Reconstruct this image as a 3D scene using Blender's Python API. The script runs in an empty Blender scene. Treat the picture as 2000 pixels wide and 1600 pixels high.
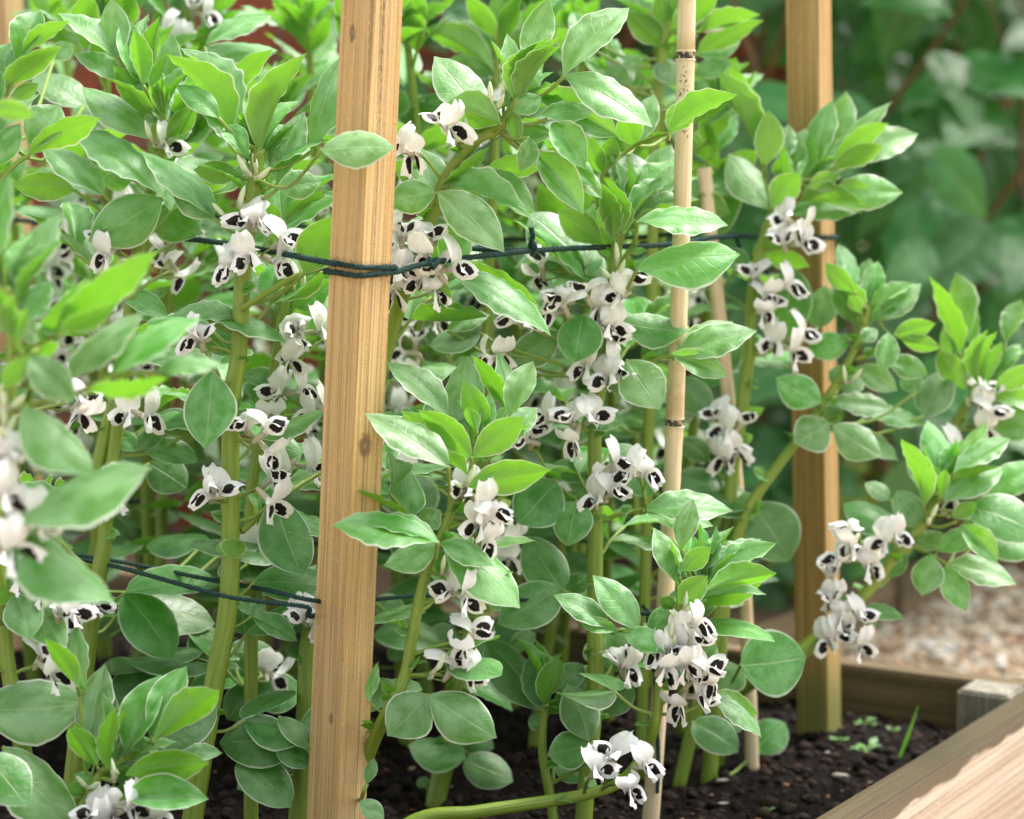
import bpy, bmesh, math, random
from mathutils import Vector, Matrix, noise
R = math.radians
V = Vector
random.seed(7)
SC = bpy.context.scene
COL = SC.collection

# ------------------------------------------------------------------ camera, world, sun, exposure
FPX = 4722.0; PITCH = R(7.1); CAMH = 0.667
cam_d = bpy.data.cameras.new('camera'); cam = bpy.data.objects.new('camera', cam_d); COL.objects.link(cam)
cam.location = (0, 0, CAMH); cam.rotation_euler = (R(90) - PITCH, 0, 0)
cam_d.sensor_width = 36; cam_d.sensor_fit = 'HORIZONTAL'; cam_d.lens = 85
cam_d.clip_start = 0.05; cam_d.clip_end = 300
cam_d.dof.use_dof = True; cam_d.dof.focus_distance = 2.06; cam_d.dof.aperture_fstop = 4.2
SC.camera = cam
SUN_EL, SUN_AZ = 62, 60            # azimuth measured clockwise from the view direction (to the right, a little beyond the bed)
W = bpy.data.worlds.new('World'); SC.world = W; W.use_nodes = True
wn = W.node_tree; bg = wn.nodes['Background']
sky = wn.nodes.new('ShaderNodeTexSky'); sky.sky_type = 'NISHITA'; sky.sun_disc = False
sky.sun_elevation = R(SUN_EL); sky.sun_rotation = R(SUN_AZ); sky.dust_density = 4.0
hs = wn.nodes.new('ShaderNodeHueSaturation'); hs.inputs['Saturation'].default_value = 0.22
wn.links.new(sky.outputs[0], hs.inputs['Color']); wn.links.new(hs.outputs[0], bg.inputs['Color'])
bg.inputs['Strength'].default_value = 0.125
sun_d = bpy.data.lights.new('sun', 'SUN'); sun_d.energy = 1.5; sun_d.angle = R(20); sun_d.color = (1, 0.96, 0.9)
sun = bpy.data.objects.new('sun', sun_d); COL.objects.link(sun)
sd = V((math.sin(R(SUN_AZ)) * math.cos(R(SUN_EL)), math.cos(R(SUN_AZ)) * math.cos(R(SUN_EL)), math.sin(R(SUN_EL))))
sun.rotation_euler = sd.to_track_quat('Z', 'Y').to_euler()
SC.view_settings.view_transform = 'Standard'; SC.view_settings.look = 'None'
SC.view_settings.exposure = 1.70; SC.view_settings.gamma = 1
SC.render.engine = 'CYCLES'
SC.cycles.use_denoising = True
SC.cycles.max_bounces = 8; SC.cycles.transparent_max_bounces = 4

# ------------------------------------------------------------------ helpers
CF = V((0, math.cos(PITCH), -math.sin(PITCH))); CU = V((0, math.sin(PITCH), math.cos(PITCH))); CR = V((1, 0, 0))
CAM = V((0, 0, CAMH))
TILE = {'A': (0, 0), 'B': (650, 0), 'C': (1300, 0), 'D': (0, 520), 'E': (650, 520), 'F': (1300, 520),
        'G': (0, 1040), 'H': (650, 1040), 'I': (1300, 1040)}
def tp(t, x, y):
    """photo pixel of a point noted on one of nine enlarged views"""
    if t == 'P': return (x, y)
    o = TILE[t]; return (o[0] + x * .35, o[1] + y * .35)
def pt(x, y, d):
    return CAM + d * (CF + (x - 1000) / FPX * CR - (y - 800) / FPX * CU)
def ground(x, y, z=0.0):
    r = CF + (x - 1000) / FPX * CR - (y - 800) / FPX * CU
    return CAM + r * ((z - CAMH) / r.z)
def tag(o, label=None, cat=None, group=None, kind=None):
    if label: o['label'] = label
    if cat: o['category'] = cat
    if group: o['group'] = group
    if kind: o['kind'] = kind
    return o
def empty(name, loc):
    o = bpy.data.objects.new(name, None); COL.objects.link(o); o.location = loc; o.empty_display_size = .02
    return o
def link(name, me, parent=None, M=None):
    o = bpy.data.objects.new(name, me); COL.objects.link(o)
    if M is not None: o.matrix_basis = M
    if parent: o.parent = parent
    return o
class MB:
    """collects verts and faces (with uv and a colour) for ONE mesh"""
    def __init__(s): s.v = []; s.f = []; s.uv = []; s.c = []; s.m = []
    def add(s, vs, fs, uvs=None, col=(1, 1, 1), mat=0):
        o = len(s.v); s.v += [tuple(p) for p in vs]
        for f in fs:
            s.f.append([i + o for i in f]); s.m.append(mat)
            s.uv += [uvs[i] if uvs else (0, 0) for i in f]; s.c += [(*col, 1)] * len(f)
    def sweep(s, pts, rad, n=8, ridge=0.0, col=(1, 1, 1), mat=0, cap=True, twist=0.0):
        N = len(pts); rings = []; uvs = []; up = None; L = 0
        for i, p in enumerate(pts):
            t = (pts[min(i + 1, N - 1)] - pts[max(i - 1, 0)]).normalized()
            if up is None: up = t.orthogonal().normalized()
            up = (up - t * up.dot(t)).normalized(); sd_ = t.cross(up)
            if i: L += (p - pts[i - 1]).length
            r = rad[i] if hasattr(rad, '__len__') else rad
            for k in range(n):
                a = 2 * math.pi * k / n + twist * i
                rr = r * (1 + ridge * abs(math.cos(2 * a)) ** .6 - ridge * .5)
                rings.append(p + (up * math.cos(a) + sd_ * math.sin(a)) * rr); uvs.append((k / n, L))
        fs = [[i * n + k, i * n + (k + 1) % n, (i + 1) * n + (k + 1) % n, (i + 1) * n + k] for i in range(N - 1) for k in range(n)]
        if cap: fs += [list(range(n))[::-1], [(N - 1) * n + k for k in range(n)]]
        s.add(rings, fs, uvs, col, mat)
    def box(s, M, sx, sy, sz, col=(1, 1, 1), mat=0):
        vs = [M @ V((x * sx / 2, y * sy / 2, z * sz / 2)) for x in (-1, 1) for y in (-1, 1) for z in (-1, 1)]
        s.add(vs, [[0, 1, 3, 2], [4, 6, 7, 5], [0, 4, 5, 1], [2, 3, 7, 6], [0, 2, 6, 4], [1, 5, 7, 3]], None, col, mat)
    def mesh(s, name, mats, smooth=True):
        me = bpy.data.meshes.new(name); me.from_pydata(s.v, [], s.f)
        for m in (mats if isinstance(mats, (list, tuple)) else [mats]): me.materials.append(m)
        uvl = me.uv_layers.new(name='UVMap'); uvl.data.foreach_set('uv', [c for u in s.uv for c in u])
        ca = me.color_attributes.new('tint', 'FLOAT_COLOR', 'CORNER'); ca.data.foreach_set('color', [c for u in s.c for c in u])
        me.polygons.foreach_set('material_index', s.m)
        if smooth: me.polygons.foreach_set('use_smooth', [True] * len(s.f))
        me.update(); return me
def spline(pts, k=6):
    out = []; n = len(pts)
    for i in range(n - 1):
        p0 = pts[max(i - 1, 0)]; p1 = pts[i]; p2 = pts[i + 1]; p3 = pts[min(i + 2, n - 1)]
        for j in range(k):
            t = j / k
            out.append(.5 * ((2 * p1) + (p2 - p0) * t + (2 * p0 - 5 * p1 + 4 * p2 - p3) * t * t + (3 * p1 - p0 - 3 * p2 + p3) * t ** 3))
    out.append(pts[-1].copy()); return out
def rnd(a, b): return random.uniform(a, b)
def rvec(): return V((rnd(-1, 1), rnd(-1, 1), rnd(-1, 1)))

# ------------------------------------------------------------------ materials
class NT:
    def __init__(s, name):
        s.m = bpy.data.materials.new(name); s.m.use_nodes = True; s.t = s.m.node_tree; s.t.nodes.clear()
        s.out = s.n('ShaderNodeOutputMaterial')
    def n(s, ty, **kw):
        nd = s.t.nodes.new(ty)
        for k, v in kw.items():
            if k == 'ins':
                for a, b in v.items():
                    if isinstance(b, bpy.types.NodeSocket): s.t.links.new(b, nd.inputs[a])
                    else: nd.inputs[a].default_value = b
            else: setattr(nd, k, v)
        return nd
    def math(s, op, a, b=0.0, c=0.0, clamp=False):
        return s.n('ShaderNodeMath', operation=op, use_clamp=clamp, ins={0: a, 1: b, 2: c}).outputs[0]
    def ramp(s, x, a, b, lo=0.0, hi=1.0):
        return s.n('ShaderNodeMapRange', interpolation_type='SMOOTHSTEP', ins={0: x, 1: a, 2: b, 3: lo, 4: hi}).outputs[0]
    def mix(s, f, a, b, mode='MIX'):
        nd = s.n('ShaderNodeMix', data_type='RGBA', blend_type=mode)
        for i, v in ((0, f), (6, a), (7, b)):
            if isinstance(v, bpy.types.NodeSocket): s.t.links.new(v, nd.inputs[i])
            else: nd.inputs[i].default_value = (*v, 1) if isinstance(v, (tuple, list)) else v
        return nd.outputs[2]
    def noise(s, vec, scale, detail=3, rough=.5, dist=0.0):
        return s.n('ShaderNodeTexNoise', ins={'Vector': vec, 'Scale': scale, 'Detail': detail, 'Roughness': rough, 'Distortion': dist}).outputs[0]
    def bump(s, h, strength=.3, dist=.001):
        return s.n('ShaderNodeBump', ins={'Height': h, 'Strength': strength, 'Distance': dist}).outputs[0]
    def finish(s, col, rough=.5, normal=None, spec=.5, transl=None, tcol=None, sheen=None):
        b = s.n('ShaderNodeBsdfPrincipled', ins={'Base Color': col if isinstance(col, bpy.types.NodeSocket) else (*col, 1), 'Roughness': rough, 'Specular IOR Level': spec})
        if normal: s.t.links.new(normal, b.inputs['Normal'])
        sh = b.outputs[0]
        if transl:
            tr = s.n('ShaderNodeBsdfTranslucent', ins={'Color': tcol if isinstance(tcol, bpy.types.NodeSocket) else (*tcol, 1)})
            if normal: s.t.links.new(normal, tr.inputs['Normal'])
            sh = s.n('ShaderNodeMixShader', ins={0: transl, 1: sh, 2: tr.outputs[0]}).outputs[0]
        s.t.links.new(sh, s.out.inputs[0]); return s.m

def leaf_mat(name, top, pale, under, trans, silver=.5, spots=0.0, rough=.42, margin=.9, hue=1.0):
    k = NT(name)
    uv = k.n('ShaderNodeUVMap').outputs[0]; sx = k.n('ShaderNodeSeparateXYZ', ins={0: uv})
    u, v = sx.outputs[0], sx.outputs[1]
    info = k.n('ShaderNodeObjectInfo'); rn = info.outputs['Random']
    geo = k.n('ShaderNodeNewGeometry')
    a = k.math('MULTIPLY', k.math('ABSOLUTE', k.math('SUBTRACT', u, .5)), 2.0)
    off = k.n('ShaderNodeCombineXYZ', ins={0: k.math('MULTIPLY', rn, 37.0), 1: k.math('MULTIPLY', rn, 91.0), 2: k.math('MULTIPLY', rn, 13.0)}).outputs[0]
    p = k.n('ShaderNodeVectorMath', operation='ADD', ins={0: uv, 1: off}).outputs[0]
    n1 = k.noise(p, 3.0, 3); n2 = k.noise(p, 14.0, 4, .65); n3 = k.noise(p, 60.0, 2)
    # veins: midrib and slanting side veins
    mid = k.ramp(a, .012, .05, 1, 0)
    ph = k.math('FRACT', k.math('ADD', k.math('MULTIPLY', k.math('SUBTRACT', v, k.math('MULTIPLY', a, .2)), 8.0), k.math('MULTIPLY', n1, .8)))
    side = k.math('MULTIPLY', k.ramp(k.math('ABSOLUTE', k.math('SUBTRACT', ph, .5)), .0, .07, 1, 0), k.ramp(a, .85, .95, 1, 0))
    vein = k.math('MAXIMUM', mid, k.math('MULTIPLY', side, .4))
    edge = k.math('MULTIPLY', k.ramp(k.math('ADD', a, k.math('MULTIPLY', k.math('SUBTRACT', n2, .5), .03)), .915, .95), margin)
    col = k.mix(k.ramp(n1, .3, .7), top, tuple(.55 * x + .45 * y for x, y in zip(top, pale)))
    sil = k.math('MULTIPLY', k.ramp(k.math('ADD', k.math('MULTIPLY', n2, .3), k.math('MULTIPLY', n1, .8)), .42, .80), silver)
    col = k.mix(sil, col, pale)
    hv = k.n('ShaderNodeHueSaturation', ins={'Hue': k.math('ADD', .488, k.math('MULTIPLY', rn, .022)), 'Saturation': k.math('ADD', .90, k.math('MULTIPLY', rn, .25)),
             'Value': k.math('ADD', .80, k.math('MULTIPLY', k.math('FRACT', k.math('MULTIPLY', rn, 7.3)), .5)), 'Color': col}).outputs[0]
    und = k.mix(k.ramp(n1, .3, .7), under, tuple(.8 * x for x in under))
    c2 = k.mix(geo.outputs['Backfacing'], hv, und)
    c2 = k.mix(k.math('MULTIPLY', vein, .38), c2, (.46, .58, .28))
    scr = k.math('MULTIPLY', k.ramp(k.noise(k.n('ShaderNodeVectorMath', operation='MULTIPLY', ins={0: p, 1: (3.0, 1.4, 1)}).outputs[0], 9.0, 5, .75, 1.2), .64, .70), .22)
    c2 = k.mix(scr, c2, (.55, .64, .5))
    if spots:
        vo = k.n('ShaderNodeTexVoronoi', voronoi_dimensions='2D', ins={'Vector': p, 'Scale': 4.0, 'Randomness': 1.0})
        sp = k.math('MULTIPLY', k.ramp(k.math('ADD', vo.outputs['Distance'], k.math('MULTIPLY', k.math('SUBTRACT', n3, .5), .06)), .07, .10, 1, 0), k.ramp(n1, .50, .56))
        c2 = k.mix(k.math('MULTIPLY', sp, spots), c2, (.22, .09, .035))
    c2 = k.mix(edge, c2, (.66, .74, .58))
    h = k.math('ADD', k.math('MULTIPLY', k.math('SUBTRACT', 1.0, vein), .5), k.math('ADD', k.math('MULTIPLY', n2, .8), k.math('MULTIPLY', n3, .15)))
    rg = k.math('ADD', rough - .16, k.math('MULTIPLY', n2, .30))
    return k.finish(c2, rg, k.bump(h, .5, .0015), .7, .34, k.mix(edge, k.mix(k.math('MULTIPLY', vein, .3), trans, tuple(.6 * x for x in trans)), (.5, .6, .3)))

M = {}
M['leaf'] = leaf_mat('bean_leaf', (.080, .255, .042), (.29, .52, .25), (.15, .34, .050), (.25, .60, .03), .70, 0, .36)
M['young'] = leaf_mat('bean_leaf_young', (.098, .30, .040), (.29, .52, .23), (.15, .37, .040), (.25, .64, .025), .55, 0, .36)
M['old'] = leaf_mat('bean_leaf_old', (.060, .195, .036), (.20, .40, .16), (.11, .27, .045), (.16, .45, .03), .6, .8, .34, .65)
M['shrub'] = leaf_mat('shrub_leaf', (.030, .150, .030), (.10, .30, .09), (.07, .22, .035), (.12, .38, .03), .5, 0, .45, 0.0)
M['lime'] = leaf_mat('yellow_leaf', (.25, .33, .03), (.38, .44, .1), (.3, .38, .05), (.5, .6, .05), .3, 0, .5, 0.0)

def stem_mat(name, c1, c2, tinge):
    k = NT(name); uv = k.n('ShaderNodeUVMap').outputs[0]; s = k.n('ShaderNodeSeparateXYZ', ins={0: uv})
    co = k.n('ShaderNodeTexCoord').outputs['Object']
    vec = k.n('ShaderNodeCombineXYZ', ins={0: k.math('MULTIPLY', s.outputs[0], 26.0), 1: k.math('MULTIPLY', s.outputs[1], 14.0), 2: 0.0}).outputs[0]
    st = k.noise(vec, 1.0, 3); n2 = k.noise(co, 14.0, 2)
    col = k.mix(k.ramp(st, .25, .8), c1, c2)
    col = k.mix(k.ramp(n2, .5, .75, 0, .6), col, tinge)
    return k.finish(col, .42, k.bump(st, .5, .0012), .5, .12, (.35, .45, .02))
M['stem'] = stem_mat('bean_stem', (.17, .26, .022), (.28, .40, .055), (.22, .24, .03))
M['petiole'] = stem_mat('bean_petiole', (.20, .32, .05), (.30, .42, .09), (.24, .28, .06))
M['twig'] = stem_mat('shrub_twig', (.16, .07, .03), (.22, .12, .05), (.10, .08, .03))

def petal_mat(name, spot):
    k = NT(name); uv = k.n('ShaderNodeUVMap').outputs[0]; s = k.n('ShaderNodeSeparateXYZ', ins={0: uv}); u, v = s.outputs[0], s.outputs[1]
    rn = k.n('ShaderNodeObjectInfo').outputs['Random']
    n = k.noise(uv, 6.0, 3)
    a = k.math('MULTIPLY', k.math('SUBTRACT', u, .5), 2.0)
    if spot:
        du = k.math('MULTIPLY', k.math('SUBTRACT', u, k.math('ADD', .40, k.math('MULTIPLY', rn, .14))), .9); dv = k.math('MULTIPLY', k.math('SUBTRACT', v, k.math('ADD', .44, k.math('MULTIPLY', k.math('FRACT', k.math('MULTIPLY', rn, 9.7)), .12))), .85)
        d = k.math('SQRT', k.math('ADD', k.math('MULTIPLY', du, du), k.math('MULTIPLY', dv, dv)))
        d = k.math('ADD', d, k.math('MULTIPLY', k.math('SUBTRACT', k.noise(k.n('ShaderNodeVectorMath', operation='ADD', ins={0: uv, 1: k.n('ShaderNodeCombineXYZ', ins={0: k.math('MULTIPLY', rn, 31.0), 1: 0.0, 2: 0.0}).outputs[0]}).outputs[0], 4.5, 4, .6), .5), .26))
        f = k.ramp(d, .27, .29, 1, 0)
        col = k.mix(f, (.91, .91, .89), (.010, .005, .004))
        return k.finish(col, .5, None, .3, .22, k.mix(f, (.75, .75, .68), (.01, .005, .004)))
    w = k.math('FRACT', k.math('MULTIPLY', k.math('ADD', k.math('DIVIDE', a, k.math('ADD', v, .35)), k.math('MULTIPLY', n, .12)), 7.0))
    ln = k.math('MULTIPLY', k.ramp(k.math('ABSOLUTE', k.math('SUBTRACT', w, .5)), .02, .1, 1, 0), k.ramp(v, .45, .95, .7, 0))
    ln = k.math('MULTIPLY', ln, k.ramp(k.math('ABSOLUTE', a),   .55, .85, 1, 0))
    col = k.mix(k.ramp(v, .05, .4, .5, 0), (.92, .92, .90), (.78, .70, .78))
    col = k.mix(ln, col, (.20, .14, .10))
    return k.finish(col, .5, k.bump(k.noise(uv, 5.0, 2), .4, .002), .3, .3, (.85, .86, .80))
M['petal'] = petal_mat('bean_petal', False); M['wing'] = petal_mat('bean_wing_petal', True)
def simple(name, c1, c2, scale=30, rough=.6, bump=.2, spec=.4, tr=None, tc=None):
    k = NT(name); co = k.n('ShaderNodeTexCoord').outputs['Object']; n = k.noise(co, scale, 4, .6)
    return k.finish(k.mix(k.ramp(n, .3, .7), c1, c2), rough, k.bump(n, bump, .002), spec, tr, tc)
M['calyx'] = simple('bean_calyx', (.42, .54, .26), (.58, .42, .42), 160, .5, .1, .4, .2, (.6, .6, .3))
M['bud'] = simple('bean_bud', (.60, .76, .40), (.84, .88, .74), 120, .5, .1, .4, .25, (.7, .75, .4))

def wood_mat(name, light, dark, streak=.5, scale=1.0, rough=.62, wet=None, green=0.0, fine=.5, knots=()):
    """sawn softwood, grain along the object's local Z"""
    k = NT(name); co = k.n('ShaderNodeTexCoord').outputs['Object']
    def sc(x, y, z): return k.n('ShaderNodeVectorMath', operation='MULTIPLY', ins={0: co, 1: (x * scale, y * scale, z * scale)}).outputs[0]
    warp = k.noise(sc(6, 6, 1.2), 1.0, 2)
    g1 = k.noise(sc(620, 620, 5), 1.0, 2, .5)
    g2 = k.noise(sc(90, 90, 1.6), 1.0, 3, .55, .6)
    g3 = k.noise(sc(1500, 1500, 220), 1.0, 2, .6)
    saw = k.noise(sc(60, 60, 1400), 1.0, 1)
    col = k.mix(k.ramp(g2, .34, .68), dark, light)
    col = k.mix(k.ramp(g1, .44, .62, 0, .62), col, tuple(.55 * x for x in dark))
    col = k.mix(k.ramp(g3, .58, .70, 0, .5), col, tuple(min(1, 1.35 * x) for x in light))
    col = k.mix(k.math('MULTIPLY', k.math('MULTIPLY', k.ramp(k.noise(sc(70, 70, 1.1), 1.0, 3, .6, .3), .58, .72), k.ramp(g3, .3, .6)), streak), col, (.13, .075, .045))
    vo = k.n('ShaderNodeTexVoronoi', ins={'Vector': sc(120, 120, 60), 'Scale': 1.0}).outputs['Distance']
    col = k.mix(k.math('MULTIPLY', k.ramp(vo, .03, .07, 1, 0), k.ramp(k.noise(co, 40.0, 1), .55, .6)), col, (.05, .03, .02))
    for kx, ky, kz, kr in knots:
        dv = k.n('ShaderNodeVectorMath', operation='MULTIPLY', ins={0: k.n('ShaderNodeVectorMath', operation='SUBTRACT', ins={0: co, 1: (kx, ky, kz)}).outputs[0], 1: (1.0, .6, .45)}).outputs[0]
        dl = k.math('ADD', k.n('ShaderNodeVectorMath', operation='LENGTH', ins={0: dv}).outputs['Value'], k.math('MULTIPLY', k.math('SUBTRACT', k.noise(co, 260.0, 3), .5), kr * .9))
        col = k.mix(k.ramp(dl, kr * .6, kr * 1.15, .75, 0), col, (.16, .085, .045)); col = k.mix(k.ramp(dl, kr * .15, kr * .35, .8, 0), col, (.35, .25, .2))
    if green:
        z = k.n('ShaderNodeSeparateXYZ', ins={0: k.n('ShaderNodeNewGeometry').outputs['Position']}).outputs[2]
        gr = k.math('MULTIPLY', k.ramp(k.math('ADD', z, k.math('MULTIPLY', warp, .06)), .06, .14, 1, 0), green)
        col = k.mix(gr, col, (.13, .16, .035))
    rg = rough
    if wet is not None:
        s_ = k.n('ShaderNodeSeparateXYZ', ins={0: co})
        wv = k.math('ADD', s_.outputs[wet[0]], k.math('MULTIPLY', k.math('SUBTRACT', k.noise(sc(7, 7, 9), 1.0, 3, .6), .5), wet[2]))
        wf = k.ramp(wv, wet[1], wet[1] + .004)
        top = k.ramp(k.n('ShaderNodeSeparateXYZ', ins={0: k.n('ShaderNodeNewGeometry').outputs['Normal']}).outputs[2], .5, .8)
        dry = k.ramp(k.noise(sc(3, 3, 4.5), 1.0, 2), .60, .63, 1, .15)
        wf = k.math('MULTIPLY', k.math('MAXIMUM', wf, top), dry)
        col = k.mix(k.math('MULTIPLY', wf, .88), col, (.052, .036, .013)); rg = k.ramp(wf, 0, 1, rough, .33)
    h = k.math('ADD', k.math('MULTIPLY', g1, 1.0), k.math('ADD', k.math('MULTIPLY', g3, .7), k.math('MULTIPLY', saw, .35)))
    return k.finish(col, rg, k.bump(h, fine, .0014), .3)
M['post'] = wood_mat('sawn_post', (.70, .485, .225), (.62, .40, .165), .95, fine=.9, knots=((-.003, -.018, .235, .0035), (.018, -.004, -.10, .005), (.007, -.018, -.33, .0022)))
M['post_shaded'] = wood_mat('sawn_post_weathered_shaded', (.52, .34, .135), (.38, .235, .085), .6, 1.0, .6, None, .75)  # wood colour darkened to carry the shade on its left face; green foot besides
M['post_pale'] = wood_mat('sawn_post_pale', (.62, .41, .21), (.52, .32, .14), .3)
M['board'] = wood_mat('bed_board', (.54, .46, .37), (.43, .33, .235), .3, .6, .6, (0, .080, .06))
M['board_dark'] = wood_mat('bed_board_dark', (.20, .145, .075), (.10, .07, .035), .8, .6, .7)
M['grey_wood'] = wood_mat('grey_weathered_wood', (.36, .33, .27), (.20, .18, .14), .6, .7, .8)

def bamboo_mat():
    k = NT('bamboo_cane'); uv = k.n('ShaderNodeUVMap').outputs[0]; s = k.n('ShaderNodeSeparateXYZ', ins={0: uv})
    co = k.n('ShaderNodeTexCoord').outputs['Object']
    att = k.n('ShaderNodeVertexColor', layer_name='tint').outputs[0]; sp = k.n('ShaderNodeSeparateColor', ins={0: att})
    vec = k.n('ShaderNodeCombineXYZ', ins={0: k.math('MULTIPLY', s.outputs[0], 40.0), 1: k.math('MULTIPLY', s.outputs[1], 12.0), 2: 0.0}).outputs[0]
    n1 = k.noise(vec, 1.0, 3); n2 = k.noise(co, 22.0, 4, .6)
    col = k.mix(k.ramp(n1, .3, .7), (.62, .47, .27), (.76, .64, .43))
    col = k.mix(k.ramp(n2, .52, .72, 0, .7), col, (.46, .30, .14))
    v2 = k.n('ShaderNodeCombineXYZ', ins={0: k.math('MULTIPLY', s.outputs[0], 22.0), 1: k.math('MULTIPLY', s.outputs[1], 240.0), 2: 0.0}).outputs[0]
    blk = k.math('MULTIPLY', k.ramp(k.noise(v2, 1.0, 3, .6), .55, .60), k.ramp(k.noise(k.n('ShaderNodeCombineXYZ', ins={0: k.math('MULTIPLY', s.outputs[0], 3.5), 1: k.math('MULTIPLY', s.outputs[1], 9.0), 2: 4.0}).outputs[0], 1.0, 1), .55, .60))
    blk = k.math('MULTIPLY', blk, k.math('SUBTRACT', 1.0, sp.outputs[1]))
    node = k.math('SUBTRACT', 1.0, sp.outputs[0])
    blk = k.math('MAXIMUM', k.math('MULTIPLY', node, k.ramp(k.noise(v2, .6, 2), .32, .5)), k.math('MULTIPLY', blk, .9))
    col = k.mix(blk, col, (.03, .022, .018))
    return k.finish(col, .38, k.bump(n1, .25, .0006), .5)
M['bamboo'] = bamboo_mat()
def fibre_mat():
    k = NT('green_twine'); co = k.n('ShaderNodeTexCoord').outputs['Object']; n = k.noise(co, 700, 3, .6)
    return k.finish(k.mix(k.ramp(n, .3, .7), (.009, .026, .022), (.036, .082, .070)), .85, k.bump(n, .6, .0008), .2)
M['twine'] = fibre_mat()
def attr_mat(name, rough=.75, bump=.4, scale=150, dark=.6, spec=.3):
    k = NT(name); co = k.n('ShaderNodeTexCoord').outputs['Object']; n = k.noise(co, scale, 4, .65)
    c = k.n('ShaderNodeVertexColor', layer_name='tint').outputs[0]
    return k.finish(k.mix(k.ramp(n, .3, .7), k.mix(1.0, c, (dark,) * 3, 'MULTIPLY'), c), rough, k.bump(n, bump, .002), spec)
M['pebble'] = attr_mat('pebble'); M['crumb'] = attr_mat('soil_crumb', .85, .9, 220, .35, .2); M['brick'] = attr_mat('brick', .9, .7, 70, .7, .2)
def soil_mat():
    k = NT('soil'); co = k.n('ShaderNodeTexCoord').outputs['Object']
    n1 = k.noise(co, 22, 5, .7); n2 = k.noise(co, 130, 5, .7); n3 = k.noise(co, 5, 2)
    col = k.mix(k.ramp(n2, .35, .68), (.004, .0027, .0022), (.022, .0135, .010))
    col = k.mix(k.ramp(n1, .6, .75, 0, .5), col, (.036, .021, .015))
    return k.finish(col, .9, k.bump(k.math('ADD', n1, n2), 1.0, .010), .15)
M['soil'] = soil_mat()
M['gravel'] = simple('gravel', (.30, .21, .13), (.50, .40, .28), 45, .85, .8)
M['earth'] = simple('border_earth', (.07, .045, .03), (.17, .10, .06), 35, .9, .8)
M['mortar'] = simple('mortar', (.22, .17, .14), (.30, .25, .21), 40, .95, .5)

# ------------------------------------------------------------------ leaf, flower, bud shapes (shared mesh data)
def leaflet_mesh(name, mat, fold, seed, wave, kind='bean', pointed=0.0):
    rg = random.Random(seed); NU, NV = 8, 21
    fa = R(fold); arch = rg.uniform(.02, .08) * (1 if rg.random() < .75 else -1); curl = rg.uniform(-.05, .09); tw = rg.uniform(-.3, .3)
    p1, p2 = rg.uniform(0, 6), rg.uniform(0, 6); f1, f2 = rg.uniform(24, 38), rg.uniform(24, 38); skew = rg.uniform(-.04, .04)
    vs, uvs = [], []
    for i in range(NV):
        v = i / (NV - 1)
        if kind == 'bean':
            vv = v ** (.92 + .06 * pointed); w = math.sin(math.pi * min(vv, 1)) ** (.62 + .30 * pointed) * .5
            if v > .93: w *= .86
            if v < .02: w = .02
            if i == NV - 1: w = .006
        elif kind == 'heart':
            vv = v ** .62; w = math.sin(math.pi * min(vv, 1)) ** .8 * .5 * (1 - .25 * v)
            if v < .02: w = .03
            if i == NV - 1: w = .006
        for j in range(NU + 1):
            u = j / NU; s = (u - .5) * 2; a = abs(s); sg = 1 if s >= 0 else -1
            x = w * a
            ang = fa * (1 - .35 * v) * (1 if fold < 40 else (.55 + .45 * math.cos((v - .3) * 2)))
            xx = x * math.cos(ang) * sg; z = x * math.sin(ang)
            z += -x * x * (.35 + curl * 3)                       # halves bow outwards
            z += wave * .7 * a ** 3 * w * 2 * (math.sin(v * (f1 if sg > 0 else f2) + (p1 if sg > 0 else p2)) + .12 * math.sin(v * 9 * sg + p2))
            xx += wave * .5 * a ** 3 * w * math.sin(v * f2 * 1.1 + p2 * sg)
            z += arch * math.sin(math.pi * v) - .05 * v * v + tw * xx * (v - .4) * .9
            y = v + (.04 if kind == 'heart' else 0) * (-a) * (1 - v)
            if kind == 'heart' and v < .2: y -= .14 * a * (1 - v / .2)
            xx += skew * math.sin(math.pi * v)
            vs.append((xx, y, z)); uvs.append((u, v))
    if kind == 'bean':       # the little point at the tip
        for j in range(NU + 1): vs[(NV - 1) * (NU + 1) + j] = (vs[(NV - 1) * (NU + 1) + j][0], 1.012, vs[(NV - 1) * (NU + 1) + j][2])
    n = NU + 1
    fs = [[i * n + j, i * n + j + 1, (i + 1) * n + j + 1, (i + 1) * n + j] for i in range(NV - 1) for j in range(NU)]
    mb = MB(); mb.add(vs, fs, uvs); return mb.mesh(name, mat)
LEAF = {}
for mk in ('leaf', 'young', 'old'):
    for fi, (fo, wv) in enumerate(((6, .014), (20, .022), (48, .036))):
        LEAF[mk, fi] = [leaflet_mesh('leaflet', M[mk], fo * random.uniform(.8, 1.15), 31 * fi + s + 400 * len(mk), wv * (.5 if mk == 'old' else 1), 'bean', {'old': 0, 'leaf': .75, 'young': .9}[mk]) for s in range(6)]
SHRUB = [leaflet_mesh('shrub_leaf', M['shrub'], 14, 900 + s, .05, 'heart') for s in range(4)]
LIME = [leaflet_mesh('yellow_leaf', M['lime'], 14, 950 + s, .05, 'heart') for s in range(2)]

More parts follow.
